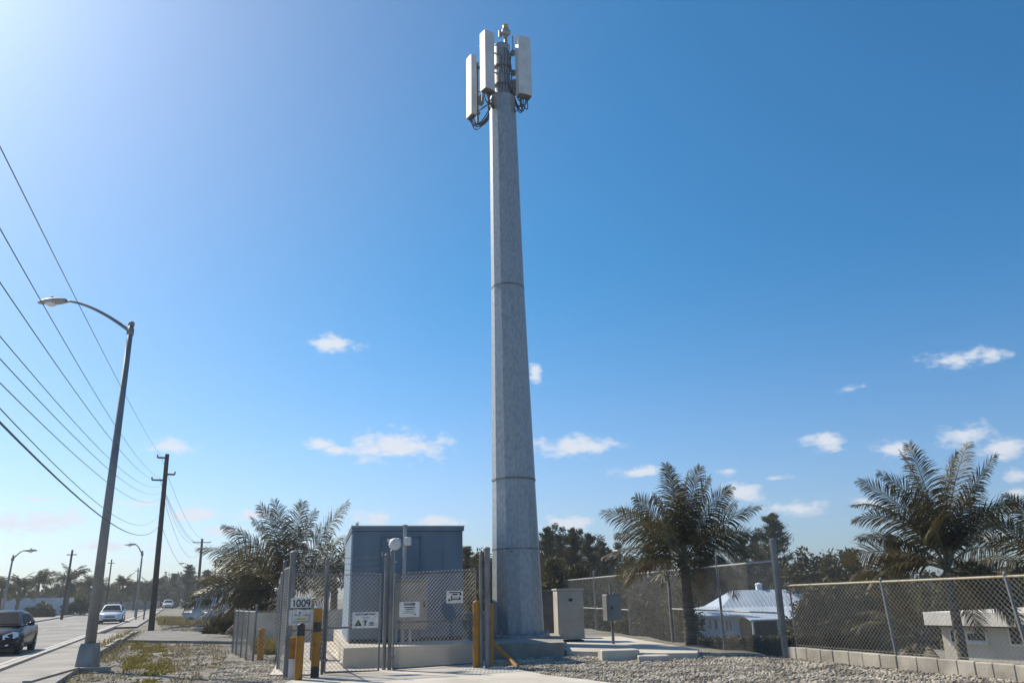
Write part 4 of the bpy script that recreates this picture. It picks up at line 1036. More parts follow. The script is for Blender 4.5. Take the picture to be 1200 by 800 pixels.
# ------------------------------------------------------------------ cars
def car(label, paint, loc, heading, hatch=False, scale=1.0):
    t = thing('car', (0,0,0), label, 'car', None)
    Lc, Wc, Hc = 4.45, 1.78, 1.46
    # body shell stations: x (front +), sill z, half width at sill, mid z, half width mid, shoulder z, half width shoulder, deck z
    ST = [(-2.22,.40,.62,.60,.70,.80,.62,.84), (-2.12,.30,.78,.58,.84,.88,.76,.93), (-1.75,.24,.85,.58,.89,.92,.83,.99), (-1.2,.22,.86,.58,.89,.93,.84,1.0),
          (-.4,.21,.86,.56,.89,.92,.84,.98), (.5,.21,.86,.56,.89,.90,.83,.96), (1.0,.22,.86,.56,.89,.88,.80,.95), (1.5,.23,.85,.55,.88,.82,.76,.89), (1.95,.25,.80,.52,.84,.74,.68,.80), (2.15,.28,.72,.50,.76,.66,.60,.70), (2.24,.34,.60,.48,.64,.58,.50,.61)]
    mb = MB(); vs = []; fs = []; n = 14
    for (x, z0, w0, z1_, w1, z2, w2, z3) in ST:
        ring = [(0,z0),(w0*.7,z0),(w0,z0+.05),(w1,z1_),(w2+(w1-w2)*.4,z2-.06),(w2,z2),(w2*.6,z2+(z3-z2)*.7),(0,z3)]
        full = [(x, y, z) for (y, z) in ring] + [(x, -y, z) for (y, z) in ring[-2:0:-1]]
        vs += full
    n = 14
    for k in range(len(ST)-1):
        for i in range(n): j = (i+1)%n; fs.append((k*n+i, k*n+j, k*n+n+j, k*n+n+i))
    fs += [tuple(range(n-1,-1,-1)), tuple(range((len(ST)-1)*n, len(ST)*n))]
    mb.add(vs, fs); b = mb.build('body', paint, t, True)
    # greenhouse: roof with pillars as a loft, glass inset panels laid over it
    rb = -2.0 if hatch else -1.75; GT_ = [(rb,.96,.70,.97), (rb+.12,.97,.74,1.0), (-1.35 if hatch else -1.15,.97,.76,1.33 if hatch else 1.30), (-.6,.97,.78,1.44), (0,.96,.78,1.46), (.35,.96,.78,1.42), (1.22,.93,.74,.955)]
    def half(w, z0, zr): return [(w,z0),(w-.16*(zr-z0)/.48,zr-.06*min(1,(zr-z0)/.3)),(w-.30*(zr-z0)/.48,zr)]
    vs = []; fs = []
    for (x, z0, w, zr) in GT_:
        h_ = half(w, z0, zr); vs += [(x,y,z) for y,z in h_] + [(x,0,zr+.015)] + [(x,-y,z) for y,z in h_[::-1]]
    for k in range(len(GT_)-1):
        for i in range(6): fs.append((k*7+i, k*7+i+1, k*7+7+i+1, k*7+7+i))
    mb = MB(); mb.add(vs, fs); mb.build('roof', paint, t, True)
    def gsect(x):
        for k in range(len(GT_)-1):
            a_, b_ = GT_[k], GT_[k+1]
            if a_[0] <= x <= b_[0]: u = (x-a_[0])/(b_[0]-a_[0]); return tuple(a_[i]+(b_[i]-a_[i])*u for i in range(4))
        return GT_[-1]
    def side_pt(x, f, s): _, z0, w, zr = gsect(x); h_ = half(w, z0, zr); (y0,z0_),(y1,z1_) = h_[0], h_[1]; return Vector((x, s*(y0+(y1-y0)*f+.012), z0_+(z1_-z0_)*f))
    for s in (-1, 1):
        for (xa, xb) in ((-1.25,-.32),(-.24,.72)) + (((-1.75,-1.33),) if hatch else ()):
            K = 6; vs = []; 
            for i in range(K+1): x = xa+(xb-xa)*i/K; vs += [side_pt(x,.08,s), side_pt(x,.90,s)]
            mb = MB(); mb.add(vs, [(2*i,2*i+1,2*i+3,2*i+2) for i in range(K)]); mb.build('side_window', M_glass, t, True)
    def screen(xa, xb, nm):
        K = 6; vs = []
        for i in range(K+1):
            x = xa+(xb-xa)*i/K; _, z0, w, zr = gsect(x); h_ = half(w, z0, zr); yw = h_[2][0]-.02
            vs += [(x + (.012 if xa>0 else -.012), -yw, zr+.010), (x + (.012 if xa>0 else -.012), 0, zr+.026), (x+(.012 if xa>0 else -.012), yw, zr+.010)]
        mb = MB(); mb.add(vs, [(3*i+j,3*i+j+1,3*i+4+j,3*i+3+j) for i in range(K) for j in range(2)]); mb.build(nm, M_glass, t, True)
    screen(.44, 1.14, 'windscreen'); screen(rb+.16, (-1.38 if hatch else -1.2), 'rear_window')
    for sx, xw in ((1,1.36),(-1,-1.32)):
        for s in (-1, 1):
            c = Vector((xw, s*.80, .32))
            mb = MB(); mb.lathe(c-Vector((0,s*.0,0)), [(.37,-.02),(.37,.085)], 20, ax=(0,s,0)); mb.build('wheel_arch', M_plast, t)
            w_ = thing('wheel', c, None, None) if False else None
            mb = MB(); mb.lathe(c, [(.20,-.13),(.31,-.11),(.32,-.05),(.32,.06),(.30,.095),(.21,.10)], 22, ax=(0,s,0)); tw = mb.build('wheel', M_rubber, t, True)
            mb = MB(); mb.lathe(c, [(.205,.085),(.205,.104),(.17,.09),(.05,.10),(.04,.11)], 20, ax=(0,s,0)); mb.build('rim', M_rim, tw)
    for s in (-1, 1):
        mb = MB(); vs = [(2.10,s*.72,.54),(2.235,s*.42,.52),(2.22,s*.40,.66),(2.03,s*.66,.765),(1.84,s*.79,.735),(1.93,s*.815,.60)]
        vs = [Vector(v)+Vector((.035,s*.02,0)) for v in vs]; mb.add(vs, [(0,1,2,3,4,5) if s < 0 else (5,4,3,2,1,0)]); mb.build('headlight', M_lens, t)
        mb = MB(); mb.box((-2.19,s*.60,.74), (.10,.28,.15), 0, .03); mb.build('tail_light', M_red, t)
        mb = MB(); mb.box((.78,s*.98,.99), (.14,.20,.13), s*.2, .04); mb.tube((.80,s*.80,.95),(.79,s*.93,.97),.025); mb.build('wing_mirror', paint, t, True)
        mb = MB(); mb.lathe((2.16,s*.56,.36), [(.06,0),(.06,.05),(.03,.06)], 12, ax=(1,0,0)); mb.build('fog_light', M_lens, t)
    mb = MB(); mb.box((2.225,0,.53), (.05,.72,.12), 0, .02); mb.build('grille', M_plast, t)
    mb = MB(); mb.box((2.20,0,.33), (.08,.95,.12), 0, .02); mb.build('lower_intake', M_plast, t)
    mb = MB(); mb.box((2.265,0,.43), (.012,.42,.11), 0); mb.build('number_plate', M_white, t)
    mb = MB(); mb.box((0,0,.22), (3.6,1.5,.12)); mb.build('underbody', M_plast, t)
    t.location = loc; t.rotation_euler = (0,0,heading); t.scale = (scale,)*3; return t
HEAD = math.atan2(-RD.y, -RD.x)
p = G(24, 768.5); ctr = p + RD*2.2 - RN*.9; ctr.z = .034
car('dark blue car cropped by the left edge driving towards the camera', M_carblk, ctr - RN*.12, HEAD, True).scale = (1,1,.955)
p = GT(130, 730.5); c2 = p.copy(); k_ = (rp((p-PK).dot(RD), 0)-p).length
car('white saloon car coming along the road behind the large lamp', M_carwht, Vector((p.x,p.y,p.z+.03)), HEAD, False)
p = A(196, 716, 150); p.z = T(p.x,p.y); car('small distant white car beside the tall timber pole', M_carwht, Vector((p.x,p.y,p.z+.03)), HEAD, True, 1.05)
p = A(211, 708, 190); p.z = T(p.x,p.y)+.03; car('farthest pale car parked across the road end', M_carwht, p, HEAD+1.0, False, 1.1)

# pale pickup parked behind the fronds
p = GT(257, 737.5); t = thing('pickup_truck', (0,0,0), 'pale blue grey flatbed truck parked behind the hanging palm fronds', 'truck')
TP = mat('truck_paint', (.42,.50,.58), (.52,.58,.64), rough=.4, coat=.3)
mb = MB(); mb.box((1.3,0,.95), (1.5,1.7,.75), 0, .12); mb.box((2.25,0,.85), (.9,1.6,.5), 0, .12); mb.build('body', TP, t)
mb = MB(); vs = [(x*1.0,y,z) for (x,y,z) in ((.6,-.82,1.3),(1.95,-.82,1.3),(1.95,.82,1.3),(.6,.82,1.3),(.68,-.70,1.82),(1.5,-.70,1.82),(1.5,.70,1.82),(.68,.70,1.82))]
mb.add(vs, [(0,1,5,4),(1,2,6,5),(2,3,7,6),(3,0,4,7),(4,5,6,7)]); mb.build('cab', TP, t)
mb = MB(); mb.add([(1.90,-.7,1.36),(1.90,.7,1.36),(1.56,.62,1.76),(1.56,-.62,1.76)], [(0,1,2,3)]); w_ = mb.build('windscreen', M_glass, t); w_.location = (.04,0,.02)
for s in (-1,1):
    mb = MB(); mb.add([(.72,s*.83,1.34),(1.75,s*.83,1.34),(1.45,s*.735,1.74),(.75,s*.735,1.74)], [(0,1,2,3)]); mb.build('side_window', M_glass, t)
    mb = MB(); mb.box((2.72,s*.6,.9), (.04,.28,.18), 0, .01); mb.build('headlight', M_lens, t)
mb = MB(); mb.box((-.9,0,.80), (2.8,1.75,.10)); 
for s in (-1,1): mb.box((-.9,s*.86,1.0), (2.8,.05,.32))
mb.build('flatbed', M_white, t); mb = MB(); mb.box((.1,0,.5), (4.6,.9,.15)); mb.build('chassis', M_plast, t)
for x in (2.0, -1.3):
    for s in (-1,1):
        c = Vector((x,s*.72,.36)); mb = MB(); mb.lathe(c, [(.2,-.12),(.35,-.1),(.36,.08),(.22,.1)], 18, ax=(0,s,0)); tw = mb.build('wheel', M_rubber, t, True)
        mb = MB(); mb.lathe(c, [(.2,.09),(.19,.105),(.05,.11)], 14, ax=(0,s,0)); mb.build('rim', M_rim, tw)
t.location = (p.x, p.y+1.3, p.z); t.rotation_euler = (0,0,R_(165))
g = G(228, 739.5); zt = A(231, 703, g.y).z; mb = MB(); mb.box((g.x+.1, g.y, zt/2), (.28,.28,zt+.1), .2, .02); t = thing('gate_pillar', g, 'pale blue square pillar at the corner of the side road', 'pillar')
mb.build('shaft', M_wallw, t); mb = MB(); mb.box((g.x+.1,g.y,zt+.07), (.36,.36,.08), .2, .02); mb.build('cap', M_wallw, t)
g = G(250, 742); mb = MB(); mb.box((g.x+.2,g.y+.2,.22), (2.6,.12,.16), .02); 
for dx in (-1,.1,1.2): mb.box((g.x+.2+dx,g.y+.2,.1), (.12,.1,.3))
tag(mb.build('low_rail', M_conc), 'low pale rail on short stubs behind the side road', 'rail')
g = G(262, 743.5); mb = MB(); mb.box((g.x+.6,g.y+.5,.12), (3.4,.14,.12), .01); tag(mb.build('kerb_stone', M_conc), 'pale kerb stone strip at the far edge of the side road', 'kerb')

# ------------------------------------------------------------------ near kerb wall with weeds
k0, k1, k2, k3 = G(30, 806), G(88, 788.5), G(113, 771), G(160, 743.5)
t = thing('retaining_kerb', k1, 'broken low concrete edging running from the big lamp to the side road', 'kerb wall')
def seg(a, b, w, h, name, m_):
    d = (b-a).normalized(); n_ = Vector((-d.y,d.x,0))*w/2; mb = MB(); mb.prism([(a-n_)[:2],(b-n_)[:2],(b+n_)[:2],(a+n_)[:2]], -.1, h); return mb.build(name, m_, t)
seg(k0, k1, .16, .14, 'edging', M_concd); seg(k1+Vector((-.1,.1,0)), k1+Vector((.75,.15,0)), .2, .12, 'edging', M_concd)
for i in range(7):
    a = k2.lerp(k3, i/7+.006); b = k2.lerp(k3, (i+1)/7-.006); seg(a, b, .14, .20+.03*((i*7)%3), 'edging', M_concd)
# sidewalk fill between the kerb side and the edging near the lamp
# ------------------------------------------------------------------ buildings
def hip_house():
    Y = 85.0; e0 = A(808, 721, Y); x0 = e0.x+.9; gz = -3.35
    t = thing('house', (x0+8, Y+6, gz), 'white bungalow with a pale hipped metal roof beyond the hedge', 'house')
    zE = e0.z; W_ = A(960, 716, Y).x - x0 + 3.6; D = 12
    mb = MB(); mb.box((x0+W_/2, Y+D/2, (gz+zE)/2-.05), (W_, D, zE-gz+.1)); mb.build('wall', M_wallw, t)
    def hip(x0_, x1_, y0_, y1_, z0_, z1_, inx, iny, nm):
        mb = MB(); vs = [(x0_,y0_,z0_),(x1_,y0_,z0_),(x1_,y1_,z0_),(x0_,y1_,z0_),(x0_+inx,y0_+iny,z1_),(x1_-inx,y0_+iny,z1_),(x1_-inx,y1_-iny,z1_),(x0_+inx,y1_-iny,z1_)]
        mb.add(vs, [(0,1,5,4),(1,2,6,5),(2,3,7,6),(3,0,4,7),(4,5,6,7)])
        # standing seams on the front and left slopes
        k = x0_+.3
        while k < x1_-.3:
            u0 = max(0, min(1, (k-x0_)/inx, (x1_-k)/inx)); y_ = y0_+iny*u0; z_ = z0_+(z1_-z0_)*u0
            mb.tube((k,y0_,z0_+.03),(k,y_,z_+.03),.03,n=4,cap=False); k += .45
        mb.box(((x0_+x1_)/2, y0_-.02, z0_-.09), (x1_-x0_, .05, .2)); mb.box((x0_-.02, (y0_+y1_)/2, z0_-.09), (.05, y1_-y0_, .2))
        return mb.build(nm, M_roof, t)
    zR = A(880, 691, Y+6).z; xl = A(866, 700, Y+4).x; xr = A(935, 700, Y+4).x
    zM = A(840, 709, Y+3).z
    hip(x0-.9, x0+W_+.9, Y-.9, Y+D+.9, zE, zM+.1, 5.2, 4.0, 'roof')
    hip(xl-2.6, xr+2.4, Y+1.8, Y+D-1.8, zM-.25, zR, 2.6, 3.2, 'upper_roof')
    mb = MB(); c = A(888, 690, Y+6); mb.box((c.x, Y+5.5, zR+.2), (.6,.6,.7), 0, .05); mb.lathe((c.x,Y+5.5,zR+.52), [(.42,0),(.42,.08),(.25,.2),(.05,.24)], 12); mb.build('chimney', M_wallw, t)
    for (px0, px1, py0, py1) in ((820,824.5,726,736),(831,833.5,726,737),(837,841,726,737),(850,853.5,727,738),(855,857,727,738),(866,869,729,738)):
        a = A(px0,py0,Y); b = A(px1,py1,Y); mb = MB(); mb.box(((a.x+b.x)/2, Y-.03, (a.z+b.z)/2), (b.x-a.x+.2, .08, a.z-b.z+.2)); f = mb.build('window', M_white, t)
        mb = MB(); mb.box(((a.x+b.x)/2, Y-.075, (a.z+b.z)/2), (b.x-a.x, .03, a.z-b.z)); mb.build('pane', M_shade, f)
    # shaded porch in front on the right
    xa = A(866,722,Y).x; xb = A(960,722,Y).x
    mb = MB(); vs = [(xa,Y-4.2,zE-.35),(xb+2,Y-4.2,zE-.35),(xb+2,Y-.02,zE+.15),(xa,Y-.02,zE+.15)]; vs += [(x,y,z-.14) for x,y,z in vs]
    mb.add(vs, [(0,1,2,3),(7,6,5,4),(0,4,5,1),(1,5,6,2),(3,7,4,0)]); mb.build('porch_roof', M_roof, t)
    for i in range(5): mb = MB(); x = xa+.2+(xb+1.6-xa)*i/4; mb.box((x,Y-4.0,(gz+zE-.5)/2), (.16,.16,zE-.5-gz)); mb.build('porch_post', M_white, t)
    mb = MB(); mb.box(((xa+xb)/2+1,Y-.1,(gz+zE)/2-.2), (xb-xa+2,.06,zE-gz-.3)); mb.build('porch_screen', mat('screen_dark', (.05,.055,.05), (.09,.09,.08), scale=1, rough=.8), t)
hip_house()
def beige():
    Y = 34.0; a = A(1102, 733, Y); gz = T(a.x+2, Y)-.2; zE = A(1120,733,Y).z; zT_ = A(1120,716,Y).z
    yaw = R_(-58); L_ = 13; D = 8; O = Vector((a.x, Y, 0)); ex = Vector((math.cos(yaw), math.sin(yaw),0)); ey = Vector((-math.sin(yaw), math.cos(yaw),0))
    t = thing('outbuilding', (a.x+4, Y+3, gz), 'low beige outbuilding with a deep pale fascia behind the right palm', 'building')
    def bx(mb, u0,u1,v0,v1,z0_,z1_): c = O+ex*(u0+u1)/2+ey*(v0+v1)/2; mb.box((c.x,c.y,(z0_+z1_)/2), (u1-u0,v1-v0,z1_-z0_), yaw); return mb
    bx(MB(), 0,L_,0,D,gz,zE).build('wall', M_stucco, t)
    bx(MB(), -.35,L_+.3,-.5,D+.3,zE+.06,zT_).build('fascia', M_fascia, t)
    bx(MB(), -.3,L_+.3,-.42,D+.2,zE,zE+.06).build('soffit_trim', M_wood, t)
    def win(px0,px1,py0,py1,nm,fr=True):
        def uo(px_): d = ray(px_, 740); return (O.y*d.x/d.y-O.x)/(ex.x-ex.y*d.x/d.y)
        u0, u1 = uo(px0), uo(px1); Yw = O.y+ex.y*(u0+u1)/2; a_ = A(px0,py0,Yw); b_ = A(px1,py1,Yw)
        f = bx(MB(), u0-.08,u1+.08,-.05,.0,b_.z-.08,a_.z+.08).build(nm, M_fascia, t)
        bx(MB(), u0,u1,-.075,-.05,b_.z,a_.z).build('pane', M_shade, f)
        if nm == 'window':
            mb = MB(); k = u0+.12
            while k < u1: bx(mb, k,k+.02,-.09,-.075,b_.z,a_.z); k += .12
            mb.build('louvre', M_greybox, f)
            bx(MB(), u0-.12,u1+.12,-.16,-.05,b_.z-.14,b_.z-.08).build('sill', M_white, f)
    win(1134,1154,742,749.5,'window'); win(1115,1122,738,751,'window'); win(1184,1198,734,754,'door_opening')
beige()
# white boundary wall at the far left, brown low wall beside it
def far_wall(px0, px1, pyt, pyb, Y0, Y1, label, m_, holes=0):
    a = A(px0, pyb, Y0); b = A(px1, pyb, Y1); z0_ = T(a.x, a.y); h = A(px0, pyt, Y0).z - z0_
    wall_thing('boundary_wall', (a.x,Y0,0), (b.x,Y1,0), z0_, max(.5,h), .25, label, m_, cap=False)
far_wall(-30, 84, 701, 715, 98, 112, 'long white painted wall across the road at the far left', M_wallw)
far_wall(90, 104, 703.5, 713, 118, 121, 'short pale blue wall piece left of the leaning palm row', M_wallw)
far_wall(106, 186, 705, 712, 130, 150, 'low brownish wall across the road behind the white saloon', M_concd)
a = A(47, 705, 99.5); 
rsb = np.random.RandomState(8)
def bush(base, R3, label, seed, material=None, n=26, per=170, ln=.22, wd=.10, name='bush', cat='bush', group=None, stems=True, spread=.62, cr=.42):
    rs = np.random.RandomState(seed); t = thing(name, base, label, cat, group); b = np.array(base)
    c = []; r = []
    for i in range(n):
        u = rs.randn(3); u /= np.linalg.norm(u); u[2] = abs(u[2])*1.0
        k = rs.rand()**.4; c.append(b + u*np.array(R3)*k*spread*np.array([1,1,.95]) + np.array([0,0,R3[2]*.12])); r.append(np.array(R3)*cr*rs.uniform(.6,1.25)*np.array([.8,.8,.75]))
    mb = MB(); clumps(mb, rs, c, r, per, ln, wd, shell=.25); mb.build('foliage', material or M_bush, t)
    if stems:
        mb = MB()
        for q in c[:12]: mb.tube((b[0],b[1],b[2]-.05), q, .03, .012, 5, False)
        mb.build('stem', M_bark, t)
    return t
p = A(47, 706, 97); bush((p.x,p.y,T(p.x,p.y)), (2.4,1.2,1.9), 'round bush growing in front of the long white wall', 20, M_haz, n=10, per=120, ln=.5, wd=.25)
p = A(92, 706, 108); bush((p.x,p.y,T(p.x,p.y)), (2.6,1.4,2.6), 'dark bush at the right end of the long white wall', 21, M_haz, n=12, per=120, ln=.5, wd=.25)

# ------------------------------------------------------------------ palms
# fronds: (screen-plane angle, length, out-of-plane azimuth, bend, dry)
px1_, _ = prj((5.6, 27.5, 2)); 
pb = A(797, 640, 26.6); 
big_palm((pb.x+.1, 26.6, T(pb.x,26.6)), A(797,658,26.6).z-T(pb.x,26.6),
 [(172,3.0,20,22,0),(156,2.7,10,18,0),(150,3.1,-25,20,0),(137,2.7,15,14,0),(124,2.4,-15,10,0),(112,2.5,30,8,0),(100,2.8,-40,6,0),(93,2.9,20,5,1),(84,2.8,30,6,0),(76,2.9,-30,8,0),(66,2.8,10,12,1),
  (55,2.9,-20,14,0),(42,2.8,20,18,1),(35,3.0,-10,18,0),(18,3.1,10,20,0),(6,3.0,30,22,0),(186,2.8,35,24,1),(20,2.4,-60,26,0),(160,2.4,-60,26,0),(70,2.5,75,20,0),(140,2.3,70,26,0),(30,2.3,70,26,1)],
 'coconut palm rising behind the tall fence right of the monopole', 31, leaf=.78, r0=.17, n=80, skirt=10, wd=.032)
pb = A(1110, 668, 21.8); 
big_palm((A(1128,765,21.8).x, 21.8, T(pb.x,21.8)), pb.z-T(pb.x,21.8),
 [(170,2.7,15,24,1),(158,2.5,-15,30,0),(184,2.4,30,22,1),(138,2.9,10,30,0),(126,3.1,-10,22,0),(113,3.0,15,20,0),(101,3.1,-10,9,0),(93,3.3,15,6,1),(78,3.2,-15,7,0),(70,3.4,10,9,1),(56,2.7,20,18,0),
  (45,2.9,-10,26,0),(33,2.9,15,24,0),(14,2.8,20,24,1),(0,2.7,40,20,0),(150,2.2,-60,30,0),(30,2.3,-60,30,0),(105,2.0,70,25,1),(62,3.2,-15,12,0),(38,3.3,-5,30,0),(146,3.1,0,30,1)],
 'largest coconut palm at the right, its trunk before the beige outbuilding', 47, leaf=.70, r0=.13, n=84, lean=(pb.x-A(1128,765,21.8).x,0), skirt=9, wd=.031)
pb = A(1240, 640, 23); 
big_palm((pb.x, 23, T(pb.x,23)), 2.9+.9,
 [(165,2.8,10,22,1),(150,2.9,-15,22,0),(178,2.7,30,26,0),(188,2.8,0,20,0),(130,2.8,15,15,0),(110,2.7,20,10,0),(90,2.8,0,8,0),(60,2.8,0,15,0),(30,2.6,10,20,0),(170,2.6,-35,26,0)],
 'coconut palm mostly outside the right edge with drooping fronds', 52, leaf=.7, r0=.15, n=70, skirt=3, wd=.04)
pb = A(1092, 725, 20.6)
big_palm((A(1105,768,20.8).x, 20.8, T(8.6,20.8)), .9,
 [(150,1.7,10,24,1),(165,1.8,20,26,0),(130,1.7,-10,20,1),(110,1.5,10,14,0),(80,1.4,10,14,0),(185,1.5,-10,18,0)],
 'small leaning palm with dry hanging fronds left of the largest palm trunk', 61, leaf=.4, r0=.12, n=36, skirt=4, wd=.035, lean=(-.5,0))
pb = A(335, 702, 37)
big_palm((pb.x, 37, 0), pb.z,
 [(172,4.5,10,24,0),(163,4.4,-15,24,0),(155,4.3,25,22,0),(146,4.5,-10,22,0),(137,4.2,15,20,0),(128,4.4,-10,16,0),(118,4.3,10,16,0),(106,4.3,-20,12,0),(98,4.4,15,10,0),(88,4.2,-10,10,0),(76,4.0,20,10,0),(57,4.6,-10,6,1),(50,3.9,20,10,1),
  (30,3.2,10,20,0),(178,4.2,-30,24,0),(188,4.0,0,20,0),(150,4,-55,28,0),(165,4,60,22,0),(20,3.4,-30,24,0),(185,4.1,30,16,0)],
 'broad coconut palm behind the low wall left of the shelter', 71, leaf=1.25, r0=.24, n=84, skirt=8, wd=.042)
pb = A(392, 690, 42)
big_palm((pb.x, 42, 0), pb.z, [(100,3.2,0,12,0),(75,3.2,10,14,0),(130,3.2,0,20,0),(150,3.0,20,22,0),(60,3,0,20,1),(35,3,0,22,0),(115,3.1,-40,18,0)],
 'smaller palm squeezed between the broad palm and the shelter', 72, leaf=.8, r0=.2, n=40, skirt=5, wd=.06)

# distant palms across the road: one built, the rest copied
def far_palm(label, seed):
    rs = np.random.RandomState(seed); t = thing('coconut_palm', (0,0,0), label, 'palm tree', 'far palms across the road')
    mt = MB(); mt.path([(0,0,-.3),(.15,0,1.8),(.1,0,3.4)], .2, 8, .13); mt.build('trunk', M_trunk, t)
    a = MB(); b = MB()
    for i in range(22):
        az = rs.uniform(0,6.28); e0 = R_(rs.uniform(-10,88)); frond(b, a, Vector((.1,0,3.0)), az, e0, e0-R_(rs.uniform(60,105)), rs.uniform(1.8,2.5), .7, 22, rs, .085, roll=R_(rs.uniform(-60,60)))
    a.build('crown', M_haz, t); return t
fp = far_palm('left most far palm behind the long white wall', 90)
FP = [(20,703,100,1.1,'leftmost far palm rising behind the long white wall'),(42,699,108,1.25,'pale far palm above the middle of the long white wall'),(80,699,106,1.35,'tallest far palm behind the leaning grey pole'),(104,702,118,1.15,'far palm just left of the large lamp pole'),
      (119,703,124,1.05,'far palm just right of the large lamp pole'),(141,703,128,1.2,'far palm above the white saloon car'),(157,704,134,1.0,'far palm directly left of the second street lamp'),(171,704,130,1.1,'far palm between the second street lamp and timber pole'),(2,703,92,1.0,'far palm cut by the left edge behind the white wall'),(240,705,95,.9,'low far palm behind the second timber pole')]
for i, (x, y, Y, sc, lb) in enumerate(FP):
    o = fp if i == 0 else copy_tree(fp); q = A(x, y, Y); o.location = (q.x, Y, T(q.x, Y)); o.scale = (sc,)*3; o.rotation_euler = (0,0,i*1.3); o['label'] = lb
# background tree belt at the left: mass of far wood
def wood(name, label, specs, material, seed, per=26, ln=.9, wd=.5):
    rs = np.random.RandomState(seed); mb = MB()
    for (x0, x1, Y, top, n_, R) in specs:
        for i in range(n_):
            x = x0+(x1-x0)*(i+rs.rand())/n_; tp = top*rs.uniform(.55,1.1); q = A(x, 706, Y*rs.uniform(.93,1.07)); z0_ = T(q.x,q.y); 
            for k in range(13):
                u = min(1, (k+rs.rand()*.8)/13); c = np.array([q.x+rs.randn()*R*.5*(1.05-u), q.y+rs.randn()*R*.45*(1.05-u), z0_+tp*(u*.95+.05)]); rr = R*(.35+.5*(1-u))*rs.uniform(.6,1.1)
                clumps(mb, rs, [c], [np.array([rr,rr,rr*.95])], int(per*.75), ln, wd, shell=.3)
    o = mb.build(name, material); return tag(o, label, 'woodland', kind='stuff')
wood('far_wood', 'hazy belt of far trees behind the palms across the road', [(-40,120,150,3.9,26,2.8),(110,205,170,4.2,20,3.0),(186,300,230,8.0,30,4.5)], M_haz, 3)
wood('dense_wood', 'dark dense wood rising behind the low right fence', [(905,1010,95,8.3,26,3.2),(940,1110,80,5.6,24,3.0),(1080,1260,75,6.5,30,3.2),(800,930,115,8.6,30,3.0)], M_dark, 4, per=90, ln=.5, wd=.26)
wood('scrub_belt', 'dark undergrowth seen through the fence behind the cabinets', [(612,790,84,9.9,46,1.7),(770,905,125,10.5,26,2.6),(520,640,75,5.2,16,2.0),(625,800,48,3.2,34,1.8),(540,590,60,4.4,9,2.0)], M_dark, 5, per=130, ln=.38, wd=.10)
# casuarinas
CT = [(640,619,68,'feathery tree just right of the monopole shaft',2.3),(655,628,74,'feathery tree second right of the monopole',2.3),(671,621,70,'pointed feathery tree third right of the monopole',2.3),(690,626,72,'feathery tree at the left side of the centre palm',2.3),(706,636,76,'feathery tree behind the left fronds of the centre palm',2.3),
      (547,641,60,'pointed dark tree between the shelter and the monopole',1.7),(562,648,64,'shorter dark tree tucked against the left side of the monopole',1.8),
      (902,603,104,'tall open casuarina standing above the white house roof',4.6),(868,630,108,'wispy casuarina right of the centre palm crown',3.6),(885,628,112,'wispy casuarina left of the tall open one',3.4),(1046,628,60,'feathery tree partly hidden behind the left fronds of the largest palm',2.0),
      (222,662,150,'far feathery tree left of the second timber pole',3.2),(242,668,155,'far feathery tree right of the second timber pole',3.0),(205,672,170,'far feathery tree over the distant cars',3.2),(258,676,150,'far feathery tree behind the palm fronds at the left',3.0),(190,677,175,'far feathery tree just right of the tall timber pole',3.0)]
protos = []
for k in range(3):
    t = thing('casuarina_tree', (0,0,0), 'feathery tree', 'tree', 'feathery casuarina trees'); feather_tree(10, 2.0, 100+k, t, nb=(95,80,50)[k], per=(80,80,100)[k], ln=.5, wd=.06, start=(.12,.12,.3)[k], trunk_r=.16); protos.append(t)
used = set()
for i, (x, y, Y, lb, R) in enumerate(CT):
    k = 2 if 'wispy' in lb or 'open' in lb else i%2; q = A(x, y, Y); gz = T(q.x, Y); H = q.z-gz
    o = protos[k] if k not in used else copy_tree(protos[k]); used.add(k)
    o.location = (q.x, Y, gz); o.scale = (R/2.0, R/2.0, H/10); o.rotation_euler = (0,0,i*2.1); o['label'] = lb

# hedge and shrubs behind the fences
def hedge(px0, px1, pyt, Y0, Y1, label, seed):
    a = A(px0, pyt, Y0); b = A(px1, pyt, Y1); rs = np.random.RandomState(seed); z0_ = T(a.x, a.y); t = thing('hedge', (a.x, a.y, z0_), label, 'hedge')
    mb = MB(); n_ = 9000; u = rs.rand(n_); w = rs.uniform(-.5,.5,n_); f = rs.randint(0,3,n_); v = rs.rand(n_)
    v = np.where(f == 0, 1.0, v); w = np.where(f == 1, -.5, w)
    P = np.stack([a.x+(b.x-a.x)*u, a.y+(b.y-a.y)*u + w, (z0_-.3)+(a.z-z0_+.3)*v + rs.randn(n_)*.05], 1)
    D = rs.randn(n_,3)+np.array([0,0,.4]); mb.quadarr(rnd_quads(rs, P, D, rs.uniform(.06,.14,n_), rs.uniform(.04,.07,n_))); mb.build('foliage', M_bush, t)
    mb = MB(); d = (b-a); mb.prism([(a.x,a.y-.38),(b.x,b.y-.38),(b.x,b.y+.38),(a.x,a.y+.38)], z0_-.4, a.z-.1); mb.build('inner_twigs', M_bark, t)
hedge(814, 985, 750, 27.5, 27.5, 'clipped dark hedge along the outside of the tall fence', 81)
